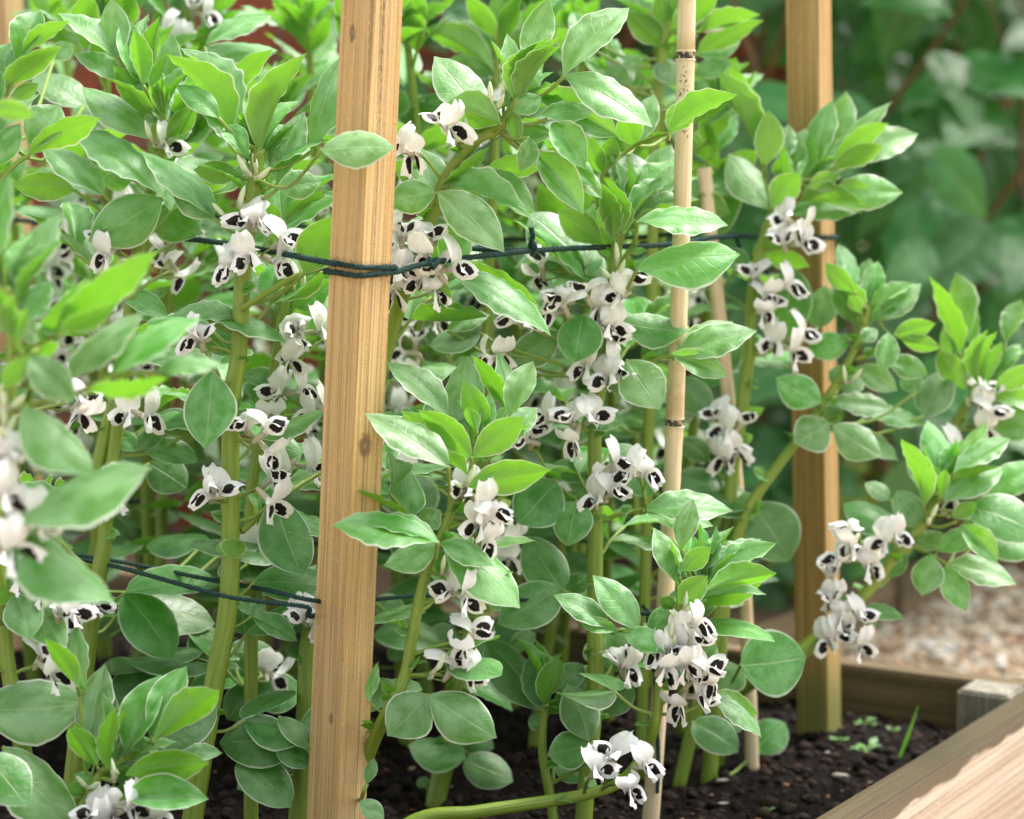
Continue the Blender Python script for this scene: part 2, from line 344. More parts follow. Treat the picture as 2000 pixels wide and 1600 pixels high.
def flower_mesh(seed, open_=1.0):
    """one pea-type flower, 1 unit long: +Y forward, +Z up (calyx, standard, two blotched wings, keel)"""
    rg = random.Random(seed); mb = MB()
    ring = [V((0, .0, 0)), V((0, .05, .0)), V((0, .18, 0)), V((0, .32, .01)), V((0, .38, .015))]
    mb.sweep(ring, [.03, .062, .085, .088, .075], 8, 0, mat=2)
    for k in range(5):      # calyx teeth
        a = k * 2 * math.pi / 5 + .3; c = V((math.cos(a), 0, math.sin(a)))
        t = V((-math.sin(a), 0, math.cos(a))) * .04
        b = V((0, .34, .012)) + c * .082
        mb.add([b - t, b + t, b + V((0, .16, 0)) + c * .045], [[0, 1, 2]], [(0, 0)] * 3, mat=2)
    # standard: claw runs forward, blade reflexes upwards and back
    NV, NU = 10, 8; vs, uvs = [], []; lift = rg.uniform(.9, 1.1) * open_
    back = rg.uniform(.0, .32); fold = rg.uniform(.10, .75); w0 = rg.uniform(.36, .45); crease = rg.uniform(.15, .55); asym = rg.uniform(-.12, .12)
    for i in range(NV):
        v = i / (NV - 1)
        if v < .3: y = .3 + v / .3 * .32; z = .07 + v * .22
        else:
            q = (v - .3) / .7; y = .62 + .16 * math.sin(q * 2.2) - back * q * q; z = .136 + .68 * q * lift
        w = .085 + (w0 - .085) * min(1, max(0, (v - .15) / .4)) ** .75
        if v > .72: w *= 1 - .38 * ((v - .72) / .28) ** 1.6
        for j in range(NU + 1):
            s = (j / NU - .5) * 2; a_ = abs(s)
            x = w * s + asym * v * v * w; bend = (crease * a_ * .5 + fold * max(0, a_ - .35) ** 1.5) * w
            dy = -bend * (.3 + v) + .045 * v * v * math.sin(7 * s + seed) + .02 * v * math.sin(3 * s - seed); dz = -.05 * a_ * v + .035 * v * v * math.sin(8 * s + 2 * seed)
            if v > .95: dz += .07 * max(0, 1 - a_ * 3) + .04 * (a_ > .9) - .03
            if v < .3: dz = -bend * 1.6 - .05 * s * s; dy = 0
            vs.append((x, y + dy, z + dz)); uvs.append((j / NU, v))
    n = NU + 1; fs = [[i * n + j, i * n + j + 1, (i + 1) * n + j + 1, (i + 1) * n + j] for i in range(NV - 1) for j in range(NU)]
    mb.add(vs, fs, uvs, mat=0)
    # wings
    for sg in (-1, 1):
        NV, NU = 8, 6; vs, uvs = [], []; spread = rg.uniform(.10, .34) * open_; drop = rg.uniform(.08, .34); ph = rg.uniform(0, 6)
        for i in range(NV):
            v = i / (NV - 1); y = .52 + .58 * v - .05 * v * v; xc = sg * (.045 + spread * v * (.5 + .5 * v)); zc = .02 - drop * v * v
            w = .045 + .20 * math.sin(math.pi * min(1, v * .80 + .10)) ** .9
            if i == NV - 1: w = .10
            for j in range(NU + 1):
                s = (j / NU - .5) * 2
                x = xc + sg * (.09 * s * v + .10 * s * s * v); z = zc + w * s; yy = y - .09 * s * s * v + .025 * v * math.sin(5 * s + ph); x += sg * .03 * v * math.sin(6 * s + 5 * v + ph)
                vs.append((x, yy, z)); uvs.append((j / NU, v))
        n = NU + 1; fs = [[i * n + j, i * n + j + 1, (i + 1) * n + j + 1, (i + 1) * n + j] for i in range(NV - 1) for j in range(NU)]
        mb.add(vs, fs, uvs, mat=1)
    mb.sweep([V((0, .36, -.02)), V((0, .62, -.05)), V((0, .78, -.03)), V((0, .84, .03))], [.04, .05, .04, .012], 6, 0, mat=0)
    return mb.mesh('flower', [M['petal'], M['wing'], M['calyx']])
FLOWER = [flower_mesh(s, (1, 1, 1, .9, 1.05, .55)[s % 6]) for s in range(9)]
def bud_mesh(seed):
    rg = random.Random(seed); mb = MB(); c = rg.uniform(.1, .3)
    mb.sweep([V((0, 0, 0)), V((0, .05, 0)), V((0, .2, .0)), V((0, .36, .02))], [.03, .07, .09, .085], 8, 0, mat=1)
    mb.sweep([V((0, .3, .01)), V((0, .5, .03)), V((0, .75, .03 + c * .4)), V((0, .95, .02 + c * .8)), V((0, 1.05, c * 1.1))], [.08, .115, .11, .06, .012], 8, .1, mat=0)
    return mb.mesh('bud', [M['bud'], M['calyx']])
BUD = [bud_mesh(s) for s in range(4)]

# ------------------------------------------------------------------ bean plant builder
FLEN = .032
class Plant:
    def __init__(s, label, base, group=None, seed=0):
        s.base = V(base); s.root = empty('broad_bean_plant', s.base)
        tag(s.root, label, 'bean plant', group); s.rg = random.Random(seed); s.Ti = Matrix.Translation(-s.base)
    def local(s, pts): return [p - s.base for p in pts]
    def stem(s, pts, r0, r1):
        s.path = spline(pts, 7); n = len(s.path)
        mb = MB(); mb.sweep(s.local(s.path), [r0 + (r1 - r0) * i / (n - 1) for i in range(n)], 12, .22)
        link('stem', mb.mesh('stem', M['stem']), s.root); return s
    def branch(s, pts, r0, r1):
        q = spline(pts, 6); n = len(q); mb = MB(); mb.sweep(s.local(q), [r0 + (r1 - r0) * i / (n - 1) for i in range(n)], 10, .2)
        link('stem', mb.mesh('side_stem', M['stem']), s.root); s.path = s.path + q
    def near(s, p, down=0.0):
        i = min(range(len(s.path)), key=lambda k: (s.path[k] - p).length + .35 * max(0, s.path[k].z - p.z))
        return s.path[i], i
    def leaf(s, node, base, leaflets):
        """leaflets: (base, tip, normal, width, mat, fold)"""
        mb = MB(); mid = (node + base) / 2 + V((0, 0, -.12 * (base - node).length))
        far = max((l[0] for l in leaflets), key=lambda q: (q - node).length)
        ln = (far - node).length; r = .0017 if ln > .03 else .0013
        mb.sweep(s.local(spline([node, mid, base] + ([far] if (far - base).length > .006 else []), 4)), r, 6)
        lf = link('leaf', mb.mesh('petiole', M['petiole']), s.root)
        for (b, t, n, w, mk, fo) in leaflets:
            s.leaflet(lf, b, t, n, w, mk, fo)
        return lf
    def leaflet(s, par, b, t, n, w, mk, fo, name='leaflet'):
        ax = t - b; L = ax.length; ax = ax.normalized(); n = (n - ax * n.dot(ax)).normalized(); sd_ = ax.cross(n)
        Mx = Matrix((( sd_.x * w, ax.x * L, n.x * L, b.x), (sd_.y * w, ax.y * L, n.y * L, b.y), (sd_.z * w, ax.z * L, n.z * L, b.z), (0, 0, 0, 1)))
        return link(name, s.rg.choice(LEAF[mk, fo]), par, s.Ti @ Mx)
    def flower_at(s, par, base, fwd, up, size=FLEN, bud=False):
        f = fwd.normalized(); u = (up - f * up.dot(f)).normalized(); x = f.cross(u)
        q = size * s.rg.uniform(.9, 1.1)
        Mx = Matrix(((x.x * q, f.x * q, u.x * q, base.x), (x.y * q, f.y * q, u.y * q, base.y), (x.z * q, f.z * q, u.z * q, base.z), (0, 0, 0, 1)))
        return link('bud' if bud else 'flower', s.rg.choice(BUD if bud else FLOWER), par, s.Ti @ Mx)
    def cluster(s, node, flowers, bud=False, size=FLEN):
        """flowers: list of (base, forward)"""
        mb = MB(); c = sum((b for b, f in flowers), V()) / len(flowers)
        end = node + (c - node) * .9
        mb.sweep(s.local(spline([node, node * .5 + end * .5 + V((0, 0, .002)), end], 3)), [.0016] * 7, 6)
        for b, f in flowers:
            q = node + (end - node) * s.rg.uniform(.5, 1)
            mb.sweep(s.local([q, (q + b) / 2, b + f * .001]), .0009, 5)
        cl = link('flower_cluster', mb.mesh('peduncle', M['petiole']), s.root)
        for b, f in flowers:
            s.flower_at(cl, b, f, V((0, 0, 1)) + .25 * V((s.rg.uniform(-1, 1), s.rg.uniform(-1, 1), s.rg.uniform(-1, 1))), size, bud)
        return cl
    def stipule(s, p, dirv):
        for k in range(2):
            d = (dirv + .5 * rvec()).normalized(); t = p + d * s.rg.uniform(.012, .02)
            s.leaflet(s.root, p, t, rvec() + V((0, 0, 1)), .014, 'young', 1, 'stipule')

    # --- from photo notes
    def px_leaves(s, data, d, dd=0.0):
        """data rows: tile, base x, base y, tip x, tip y, apparent width, code"""
        items = []
        for row in data:
            T, bx, by, tx, ty, w, code = row[:7]; de = d + dd + (row[7] if len(row) > 7 else 0)
            b2 = tp(T, bx, by); t2 = tp(T, tx, ty); wpx = w * .35
            l2 = math.hypot(t2[0] - b2[0], t2[1] - b2[1]); el = (b2[1] - t2[1]) / max(l2, 1)
            top = 't' in code; fo = 0 if '0' in code else 2 if '2' in code else 1
            mk = 'old' if 'd' in code else 'young' if 'y' in code else 'leaf'
            asp = {'old': .68, 'leaf': .50, 'young': .45}[mk] * (.74 if fo == 2 else 1)
            if fo == 0 and mk == 'leaf': asp = .58
            mpp = de / FPX
            sgn = 1 if top else -1                       # + = tip away from the viewer
            sl = sgn * el * s.rg.uniform(.2, .45) + s.rg.uniform(-.12, .12)
            if 'n' in code: de -= .025
            if 'b' in code: de += .03
            if '+' in code: sl -= .4
            if '-' in code: sl += .4
            B = pt(*b2, de); Tm = pt(*t2, de + sl * l2 * mpp)
            ax = (Tm - B).normalized(); tocam = (CAM - B).normalized(); nc = (tocam - ax * tocam.dot(ax)).normalized()
            ratio = (wpx / l2) / asp; cphi = max(.42, min(.97, ratio)); phi = math.acos(cphi)
            side = ax.cross(nc)
            if side.z < 0 or (abs(side.z) < .25 and s.rg.random() < .5 and side.z < .25): side = -side
            if side.z < -.25: side = -side
            nrm = nc * math.cos(phi) * (1 if top else -1) + side * math.sin(phi)
            Wt = wpx * mpp / cphi * (1.08 if fo < 2 else 1.45)
            items.append((B, Tm, nrm, Wt, mk, fo))
        # leaflets that spring from about the same place share one leaf stalk
        used = [False] * len(items)
        for i, it in enumerate(items):
            if used[i]: continue
            grp = [it]; used[i] = True
            for j in range(i + 1, len(items)):
                if not used[j] and (items[j][0] - it[0]).length < .016 and len(grp) < 4: grp.append(items[j]); used[j] = True
            base = sum((g[0] for g in grp), V()) / len(grp)
            node, k = s.near(base + V((0, 0, -.3 * min(.06, min((q - base).length for q in s.path)))))
            s.leaf(node, base, grp)
    def px_clusters(s, data, d):
        """rows: tile, centre x, centre y, number, radius [, 'bud'] [, depth offset]"""
        for row in data:
            T, cx, cy, n, rr = row[:5]; bud = len(row) > 5 and row[5] == 'bud'; de = d - .02 + (row[6] if len(row) > 6 else 0)
            c2 = tp(T, cx, cy); C = pt(*c2, de); node, k = s.near(C + V((0, 0, -.01)))
            tocam = (CAM - C).normalized(); fl = []
            ph0 = s.rg.uniform(0, 6)
            n = n if n < 3 else int(n * .5 + .8); rr = rr * 1.15
            for i in range(n):
                a = ph0 + i * 2.39996; r_ = rr * .35 * math.sqrt((i + .4) / n)
                m2 = (c2[0] + r_ * math.cos(a), c2[1] + r_ * math.sin(a) * .9)
                Mp = pt(*m2, de + s.rg.uniform(-.012, .008))
                rad = CR * math.cos(a) - CU * math.sin(a)
                out = (C - node); out = out.normalized() if out.length > .004 else V((0, 0, 0))
                f = rad * s.rg.uniform(.6, 1.2) + tocam * s.rg.uniform(-.1, .6) + out * .7 + V((0, 0, -.25 if not bud else .6))
                f = f.normalized(); q = (FLEN if not bud else .02)
                fl.append((Mp - f * q * .62, f))
            s.cluster(node, fl, bud, FLEN if not bud else .02)
    # --- grown freely
    def auto_leaf(s, p, az, f, leafsize=1.0):
        rg = s.rg; out = V((math.cos(az), math.sin(az), 0)); mk = 'old' if f < .42 else 'leaf' if f < .85 else 'young'
        el = rg.uniform(.1, .5) if f < .5 else rg.uniform(.4, .9) if f < .85 else rg.uniform(.9, 1.8)
        pl = leafsize * (rg.uniform(.03, .05) if f < .85 else rg.uniform(.012, .025)); dirp = (out + V((0, 0, el))).normalized()
        basep = p + dirp * pl; side = out.cross(V((0, 0, 1))); lets = []
        npair = 1 if f < .3 or rg.random() < .3 else 2
        L = leafsize * (rg.uniform(.065, .085) if f < .8 else rg.uniform(.055, .075) * (1.15 - .4 * max(0, f - .8) / .2))
        for pr in range(npair):
            bb = basep + dirp * .028 * pr
            for sg in (-1, 1):
                dv = (dirp * rg.uniform(.5, .9) + side * sg * rg.uniform(.5, .9) + V((0, 0, rg.uniform(-.5, .1) if f < .7 else rg.uniform(0, .5)))).normalized()
                nn = V((0, 0, 1)) - out * rg.uniform(.1, .6) + .3 * rvec()
                lets.append((bb + side * sg * .001, bb + dv * L * rg.uniform(.85, 1.1), nn, L * rg.uniform(.46, .56) * (1.25 if mk == 'old' else 1), mk, 0 if mk == 'old' else rg.choice((0, 1, 1, 2))))
        s.leaf(p, basep, lets)
    def tuft(s, n, size=1.0, behind=True):
        """the rosette of upright folded young leaves at the shoot tip"""
        rg = s.rg; tip = s.path[-1] if not hasattr(s, 'tip') else s.tip; ax = s.axis
        ph = rg.uniform(0, 6); u = ax.orthogonal().normalized(); w = ax.cross(u)
        for k in range(n):
            a = ph + k * 2.39996; q = k / max(1, n - 1); tilt = .12 + .75 * q + rg.uniform(-.1, .1)
            o = u * math.cos(a) + w * math.sin(a)
            if behind and o.y < -.3: o.y = -o.y
            d = (ax * math.cos(tilt) + o * math.sin(tilt)).normalized(); L = size * rg.uniform(.042, .062) * (.75 + .45 * q)
            b0 = tip - ax * .028 * q; bb = b0 + d * .008 * (1 + q)
            lets = []
            for sg in ((-1, 1) if q > .35 else (0,)):
                sd_ = o.cross(ax).normalized() * sg
                dv = (d + sd_ * rg.uniform(.25, .55)).normalized()
                lets.append((bb, bb + dv * L, -o + .6 * ax + .25 * rvec(), L * rg.uniform(.40, .50), 'young' if q < .6 else 'leaf', rg.choice((1, 2, 2))))
            s.leaf(b0, bb, lets)
    def grow(s, h, lean, seed, leafsize=1.0, first=.10, flowers=True):
        rg = s.rg; b = s.base.copy(); top = b + V((lean[0], lean[1], h))
        pts = [b + V((0, 0, -.02)), b + (top - b) * .35 + V((rg.uniform(-.02, .02), rg.uniform(-.02, .02), 0)), b + (top - b) * .7 + V((rg.uniform(-.02, .02), 0, 0)), top]
        s.stem(pts, rg.uniform(.0065, .0085), .0035); s.tip = s.path[-1]; s.axis = (s.path[-1] - s.path[-5]).normalized()
        n = int((h - first) / .046); ph = rg.uniform(0, 6.28)
        for i in range(n):
            z = first + (h - first) * i / n; f = i / n; p = min(s.path, key=lambda q: abs(q.z - (b.z + z)))
            az = ph + i * 2.6 + rg.uniform(-.4, .4); out = V((math.cos(az), math.sin(az), 0))
            s.auto_leaf(p, az, f, leafsize)
            if flowers and .25 < f < .85 and rg.random() < .5:
                fl = []; q = p + out * .012 + V((0, 0, .012)); k = rg.randint(2, 4)
                for j in range(k):
                    a2 = az + rg.uniform(-1.3, 1.3); fd = V((math.cos(a2), math.sin(a2), rg.uniform(-.5, .25))).normalized()
                    fl.append((q + fd * .008 + V((0, 0, rg.uniform(-.012, .014))), fd))
                s.cluster(p, fl)
        s.tuft(9, 1.0, False)

def hero(label, d, stem, r, leaves=(), clusters=(), branches=(), base=None, dd=0.0, group=None, seed=1, tuft=7, back=True):
    """stem rows from the top down: tile, x, y [, depth]"""
    P = [pt(*tp(q[0], q[1], q[2]), q[3] if len(q) > 3 else d) for q in stem]
    low = P[-1]
    if base is None:
        dirv = (P[-1] - P[-2]) if len(P) > 1 else V((0, 0, -1))
        k = low.z / max(.2, -dirv.normalized().z); dn = dirv.normalized()
        b = low + V((max(-.08, min(.08, dn.x * k)), max(-.05, min(.05, dn.y * k)), 0)); b.z = -.015
        P.append(b)
    P = P[::-1]
    pl = Plant(label, (P[0].x, P[0].y, 0), group, seed); pl.stem(P, r[0], r[1]); main = list(pl.path); pl.tip = main[-1]; pl.axis = (main[-1] - main[-6]).normalized()
    for br in branches: pl.branch([pt(*tp(q[0], q[1], q[2]), q[3] if len(q) > 3 else d) for q in br[1:]], br[0], br[0] * .7)
    pl.px_leaves(leaves, d, dd); pl.px_clusters(clusters, d)
    rg = pl.rg
    if tuft: pl.tuft(tuft)
    if back:
        last = -1; zt = main[-1].z
        for p in main:
            if p.z > .14 and p.z < zt - .03 and (last < 0 or abs(p.z - last) > .052):
                last = p.z; pl.auto_leaf(p, rg.choice((rg.uniform(.15, 1.1), rg.uniform(2.0, 3.0))), p.z / max(zt, .5), .95)
    for i in range(12, len(pl.path) - 4, 6):
        if rg.random() < .8: pl.stipule(pl.path[i], V((rg.choice((-1, 1)), rg.uniform(-1, .2), .6)))
    return pl

def pty(x, y, Y):
    r = CF + (x - 1000) / FPX * CR - (y - 800) / FPX * CU
    return CAM + r * (Y / r.y)
def frame_z(p, q, rot=0.0):
    """matrix at the middle of p-q whose Z runs from p to q, turned by rot about it (X starts along world X)"""
    z = (q - p).normalized(); x = V((math.cos(rot), math.sin(rot), 0)); x = (x - z * x.dot(z)).normalized(); y = z.cross(x)
    c = (p + q) / 2
    return Matrix(((x.x, y.x, z.x, c.x), (x.y, y.y, z.y, c.y), (x.z, y.z, z.z, c.z), (0, 0, 0, 1)))
def bevel_box(name, sx, sy, sz, bev, mat, seg=2, cuts=0, warp=0.0, seed=0):
    bm = bmesh.new(); bmesh.ops.create_cube(bm, size=1.0)
    for v in bm.verts: v.co = V((v.co.x * sx, v.co.y * sy, v.co.z * sz))
    if cuts:
        es = [e for e in bm.edges if abs((e.verts[0].co - e.verts[1].co).z) > sz * .5]
        bmesh.ops.subdivide_edges(bm, edges=es, cuts=cuts, use_grid_fill=False)
    if bev: bmesh.ops.bevel(bm, geom=[e for e in bm.edges if e.calc_face_angle(0) > .5], offset=bev, segments=seg, affect='EDGES')
    if warp:
        for v in bm.verts:
            n = noise.noise_vector(V((v.co.x * 25, v.co.y * 25, v.co.z * 6 + seed * 10)))
            v.co += V((n.x, n.y, 0)) * warp
    me = bpy.data.meshes.new(name); bm.to_mesh(me); bm.free(); me.materials.append(mat); return me

# ------------------------------------------------------------------ setting: ground, gravel, border, bed, wall
def sheet(name, pts, z, mat, kind='structure'):
    me = bpy.data.meshes.new(name); me.from_pydata([(p[0], p[1], z) for p in pts], [], [list(range(len(pts)))]); me.materials.append(mat)
    return tag(link(name, me), kind=kind)
GZ = -.15
sheet('ground', [(-80, -80), (80, -80), (80, 80), (-80, 80)], GZ, M['gravel'])
CORN = ground(2010, 1344, .05); FARL = ground(830, 1195, .05)
BD = V((FARL.x - CORN.x, FARL.y - CORN.y, 0)).normalized()       # along the back board, away to the left
SD = V((BD.y, -BD.x, 0)); SD = SD if SD.y < 0 else -SD           # along the side board, towards the viewer
C0 = V((CORN.x, CORN.y, 0))
def bed(a, b, z=0.0): return C0 + BD * a + SD * b + V((0, 0, z))
BL, BW = 2.6, 1.5
# bed soil
NS, NTT = 420, 250
vs = []; 
def soil_z(p): return .010 * noise.noise(p * 9) + .009 * noise.noise(p * 26) + .010 * abs(noise.noise(p * 48)) + .005 * noise.noise(p * 110) - .005
for i in range(NS + 1):
    for j in range(NTT + 1):
        p = bed(BL * i / NS, BW * j / NTT); p.z = soil_z(p); vs.append(p)
fs = [[i * (NTT + 1) + j, i * (NTT + 1) + j + 1, (i + 1) * (NTT + 1) + j + 1, (i + 1) * (NTT + 1) + j] for i in range(NS) for j in range(NTT)]
mb = MB(); mb.add(vs, fs); tag(link('bed_soil', mb.mesh('bed_soil', M['soil'])), kind='structure')
def ico_unit(seed, sub=1):
    bm = bmesh.new(); bmesh.ops.create_icosphere(bm, subdivisions=sub, radius=1)
    for v in bm.verts: v.co *= 1 + .45 * noise.noise(v.co * 1.7 + V((seed * 3.1, seed, 0)))
    vs = [v.co.copy() for v in bm.verts]; fs = [[v.index for v in f.verts] for f in bm.faces]; bm.free(); return vs, fs
ICO = [ico_unit(s) for s in range(6)]
def scatter_lumps(name, n, place, size, cols, mat, flat=.6, smooth=True, seed=3):
    rg = random.Random(seed); mb = MB()
    for _ in range(n):
        p = place(rg); r = size(rg); vs, fs = rg.choice(ICO); e = Matrix.Rotation(rg.uniform(0, 6.3), 3, 'Z') @ Matrix.Rotation(rg.uniform(-.5, .5), 3, 'X')
        sx, sy, sz = r * rg.uniform(.7, 1.3), r * rg.uniform(.7, 1.2), r * flat * rg.uniform(.7, 1.2)
        c = rg.choice(cols); k = rg.uniform(.7, 1.25)
        mb.add([e @ V((v.x * sx, v.y * sy, v.z * sz)) + p for v in vs], fs, None, tuple(min(1, x * k) for x in c))
    return mb.mesh(name, mat, smooth)
def on_soil(rg):
    p = bed(rg.uniform(.0, 1.7), rg.uniform(.0, .95)); p.z = soil_z(p) + .001; return p
me = scatter_lumps('soil_crumbs', 14000, on_soil, lambda g: .0012 + .0085 * g.random() ** 4, [(.018, .011, .009), (.009, .006, .0055), (.034, .021, .016), (.028, .016, .011), (.045, .028, .02)], M['crumb'], .75)
tag(link('soil_crumbs', me), 'dark moist crumbs of soil covering the raised bed', 'soil', kind='stuff')
me = scatter_lumps('soil_litter', 900, on_soil, lambda g: .0015 + .004 * g.random() ** 2.5, [(.30, .15, .08), (.20, .09, .05), (.36, .24, .15), (.12, .06, .04)], M['crumb'], .4, seed=5)
tag(link('soil_litter', me), 'brown flecks of bark and grit lying among the soil', 'bark', kind='stuff')
# gravel
E0 = ground(1655, 1250, GZ); E1 = ground(2010, 1092, GZ); ED = (E1 - E0).normalized(); EN = V((-ED.y, ED.x, 0))
def on_gravel(rg):
    while True:
        p = V((rg.uniform(.15, 1.7), rg.uniform(2.6, 4.9), GZ + rg.uniform(.0, .008)))
        if (p - E0).dot(EN) < -.01 and (p - C0).dot(SD) < -.06: return p
me = scatter_lumps('gravel', 9000, on_gravel, lambda g: g.uniform(.006, .013), [(.62, .50, .36), (.70, .62, .50), (.50, .34, .21), (.74, .70, .62), (.42, .28, .18)], M['pebble'], .6, seed=9)
tag(link('gravel', me), 'loose tan and cream gravel on the path behind the bed', 'gravel', kind='stuff')
sheet('border_earth', [E0 + ED * -.6, E0 + ED * 2.2, (-3, 5.6), (-3, 3.95)], GZ + .012, M['earth'])
for k in range(3):
    a = E0 + ED * (-.55 + k * .72); b = a + ED * .70
    o = link('path_edging', bevel_box('path_edging', .03, .13, .70, .004, M['board_dark'], warp=.002, seed=k), None, frame_z(a + V((0, 0, .01)), b + V((0, 0, .01)), math.atan2(EN.y, EN.x)))
    tag(o, 'dark low timber edging board between the gravel path and the shrub border', 'edging', 'path edging boards')

# raised bed: each board its own part
rb = empty('raised_bed', C0); tag(rb, 'timber raised bed with pale wet-edged side board and grey corner block', 'raised bed')
T_ = .036; Tb = Matrix.Translation(-C0)
def board(p, q, mat, h=.2, top=.05):
    """box along p-q; local X is up"""
    z = (q - p).normalized(); x = V((0, 0, 1)); y = z.cross(x); c = (p + q) / 2 + V((0, 0, top - h / 2))
    Mx = Matrix(((x.x, y.x, z.x, c.x), (x.y, y.y, z.y, c.y), (x.z, y.z, z.z, c.z), (0, 0, 0, 1)))
    return link('board', bevel_box('board', h, T_, (q - p).length, .003, mat, warp=.0012, cuts=20, seed=top), rb, Tb @ Mx)
board(bed(-.0, -T_ / 2), bed(BL, -T_ / 2), M['board_dark'])
board(bed(-T_ / 2, -T_), bed(-T_ / 2, BW + T_), M['board'], top=.052)
board(bed(-.0, BW + T_ / 2), bed(BL, BW + T_ / 2), M['board'])
board(bed(BL + T_ / 2, -T_), bed(BL + T_ / 2, BW + T_), M['board_dark'], top=.052)
for a, b in ((.031, .031), (BL - .031, .031), (.031, BW - .031), (BL - .031, BW - .031)):
    link('corner_block', bevel_box('corner_block', .058, .058, .22, .003, M['grey_wood'], warp=.001), rb, Tb @ frame_z(bed(a, b, -.165), bed(a, b, .052), math.atan2(BD.y, BD.x)))

# brick wall behind
WY = 4.62; wall = empty('brick_wall', (0, WY, GZ)); tag(wall, 'red brick garden wall behind the bean bed', 'wall')
mb = MB(); mb.box(Matrix.Translation((-.78, .06, .80)), 2.5, .10, 1.72); link('mortar', mb.mesh('mortar', M['mortar'], False), wall)
BRM = []
for k in range(8):
    me = bevel_box('brick', .215, .10, .065, .004, M['brick'], warp=.0025, seed=k)
    c = random.Random(k + 50).choice([(.30, .085, .045), (.36, .11, .06), (.26, .075, .045), (.33, .12, .075)])
    ca = me.color_attributes.new('tint', 'FLOAT_COLOR', 'CORNER'); ca.data.foreach_set('color', [*c, 1] * len(ca.data)); BRM.append(me)
for r in range(19):
    for c in range(11):
        x = -1.90 + c * .225 + (.1125 if r % 2 else 0)
        link('brick', random.choice(BRM), wall, Matrix.Translation((x, .052 + rnd(-.002, .002), .04 + r * .075)) @ Matrix.Rotation(rnd(-.01, .01), 4, 'Z'))

# ------------------------------------------------------------------ shrubs and climbers behind
def shrub(name, label, cat, n, box, size, seed, meshes, group=None, stems=6, face=.8, keep=None):
    rg = random.Random(seed); (x0, x1), (y0, y1), (z0, z1) = box
    base = V(((x0 + x1) / 2, (y0 + y1) / 2 + .1, GZ)); root = empty(name, base); tag(root, label, cat, group); Ti = Matrix.Translation(-base); paths = []
    for k in range(stems):
        top = V((rg.uniform(x0, x1), rg.uniform(y0, y1), rg.uniform(z0 + .5 * (z1 - z0), z1))); b = base + V((rg.uniform(-.25, .25) * (x1 - x0), rg.uniform(-.1, .1), 0))
        pts = [b, b + (top - b) * .3 + .12 * rvec() * (z1 - z0), b + (top - b) * .65 + .14 * rvec() * (z1 - z0), top]
        q = spline(pts, 6); mb = MB(); mb.sweep([p - base for p in q], [.007 - .0045 * i / (len(q) - 1) for i in range(len(q))], 6)
        link('stem', mb.mesh('shrub_stem', M['twig']), root); paths += q
    c = 0
    while c < n:
        p = V((rg.uniform(x0, x1), rg.uniform(y0, y1), rg.uniform(z0, z1)))
        if keep and not keep(p, rg): continue
        c += 1
        L = size * rg.uniform(.7, 1.2); ax = V((rg.uniform(-.8, .8), rg.uniform(-.7, .1), rg.uniform(-1, .15))).normalized()
        nr = V((rg.uniform(-.6, .6), -face * rg.uniform(.5, 1.2), rg.uniform(.3, 1.1))); nr = (nr - ax * nr.dot(ax)).normalized(); sx = ax.cross(nr); w = L * rg.uniform(.68, .9)
        Mx = Matrix(((sx.x * w, ax.x * L, nr.x * L, p.x), (sx.y * w, ax.y * L, nr.y * L, p.y), (sx.z * w, ax.z * L, nr.z * L, p.z), (0, 0, 0, 1)))
        link('leaf', rg.choice(meshes), root, Ti @ Mx)
    return root
shrub('climbing_shrub', 'dense dark-leaved climbing shrub above the gravel path, beside the corner stake', 'shrub', 210, ((.30, .80), (3.6, 4.5), (.0, 1.75)), .15, 11, SHRUB, stems=9)
shrub('climbing_shrub', 'broad-leaved shrub with red-brown stems in shade over the gravel bend', 'shrub', 210, ((.62, 1.25), (3.7, 4.6), (.10, 1.85)), .16, 12, SHRUB, stems=10)
shrub('climbing_shrub', 'leafy climber on the brick wall behind the top of the bean plants', 'climber', 260, ((-.12, .42), (4.05, 4.55), (-.05, 1.3)), .11, 13, SHRUB, stems=7)
shrub('wall_climber', 'thin climber with scattered green leaves against bare red brick', 'climber', 46, ((-1.0, -.15), (4.3, 4.52), (.0, .98)), .115, 14, SHRUB, stems=5)
rg_ = random.Random(60); mb = MB()
for _ in range(9000):      # hedge mass behind the shrubs, added and raised above view to shade their gaps
    p = V((rg_.uniform(.4, 2.9), rg_.uniform(4.75, 5.9), rg_.uniform(GZ, 2.6))); L = rg_.uniform(.06, .11)
    ax = V((rg_.uniform(-.8, .8), rg_.uniform(-.7, .3), rg_.uniform(-1, .2))).normalized(); nr = V((rg_.uniform(-.6, .6), -rg_.uniform(.3, 1), rg_.uniform(.2, 1))); nr = (nr - ax * nr.dot(ax)).normalized(); sx = ax.cross(nr)
    mb.add([p, p + ax * L * .35 + sx * L * .38 + nr * .006, p + ax * L * .35 - sx * L * .38 + nr * .006, p + ax * L * .75 + sx * L * .26 + nr * .004, p + ax * L * .75 - sx * L * .26 + nr * .004, p + ax * L, p + ax * L * .4],
           [[0, 1, 6], [0, 6, 2], [1, 3, 5, 6], [6, 5, 4, 2]], [(.5, 0), (.9, .35), (.1, .35), (.8, .75), (.2, .75), (.5, 1), (.5, .4)])
tag(link('hedge', mb.mesh('hedge', M['shrub'])), 'tall hedge foliage added behind the shrubs to shade their gaps', 'hedge', kind='stuff')
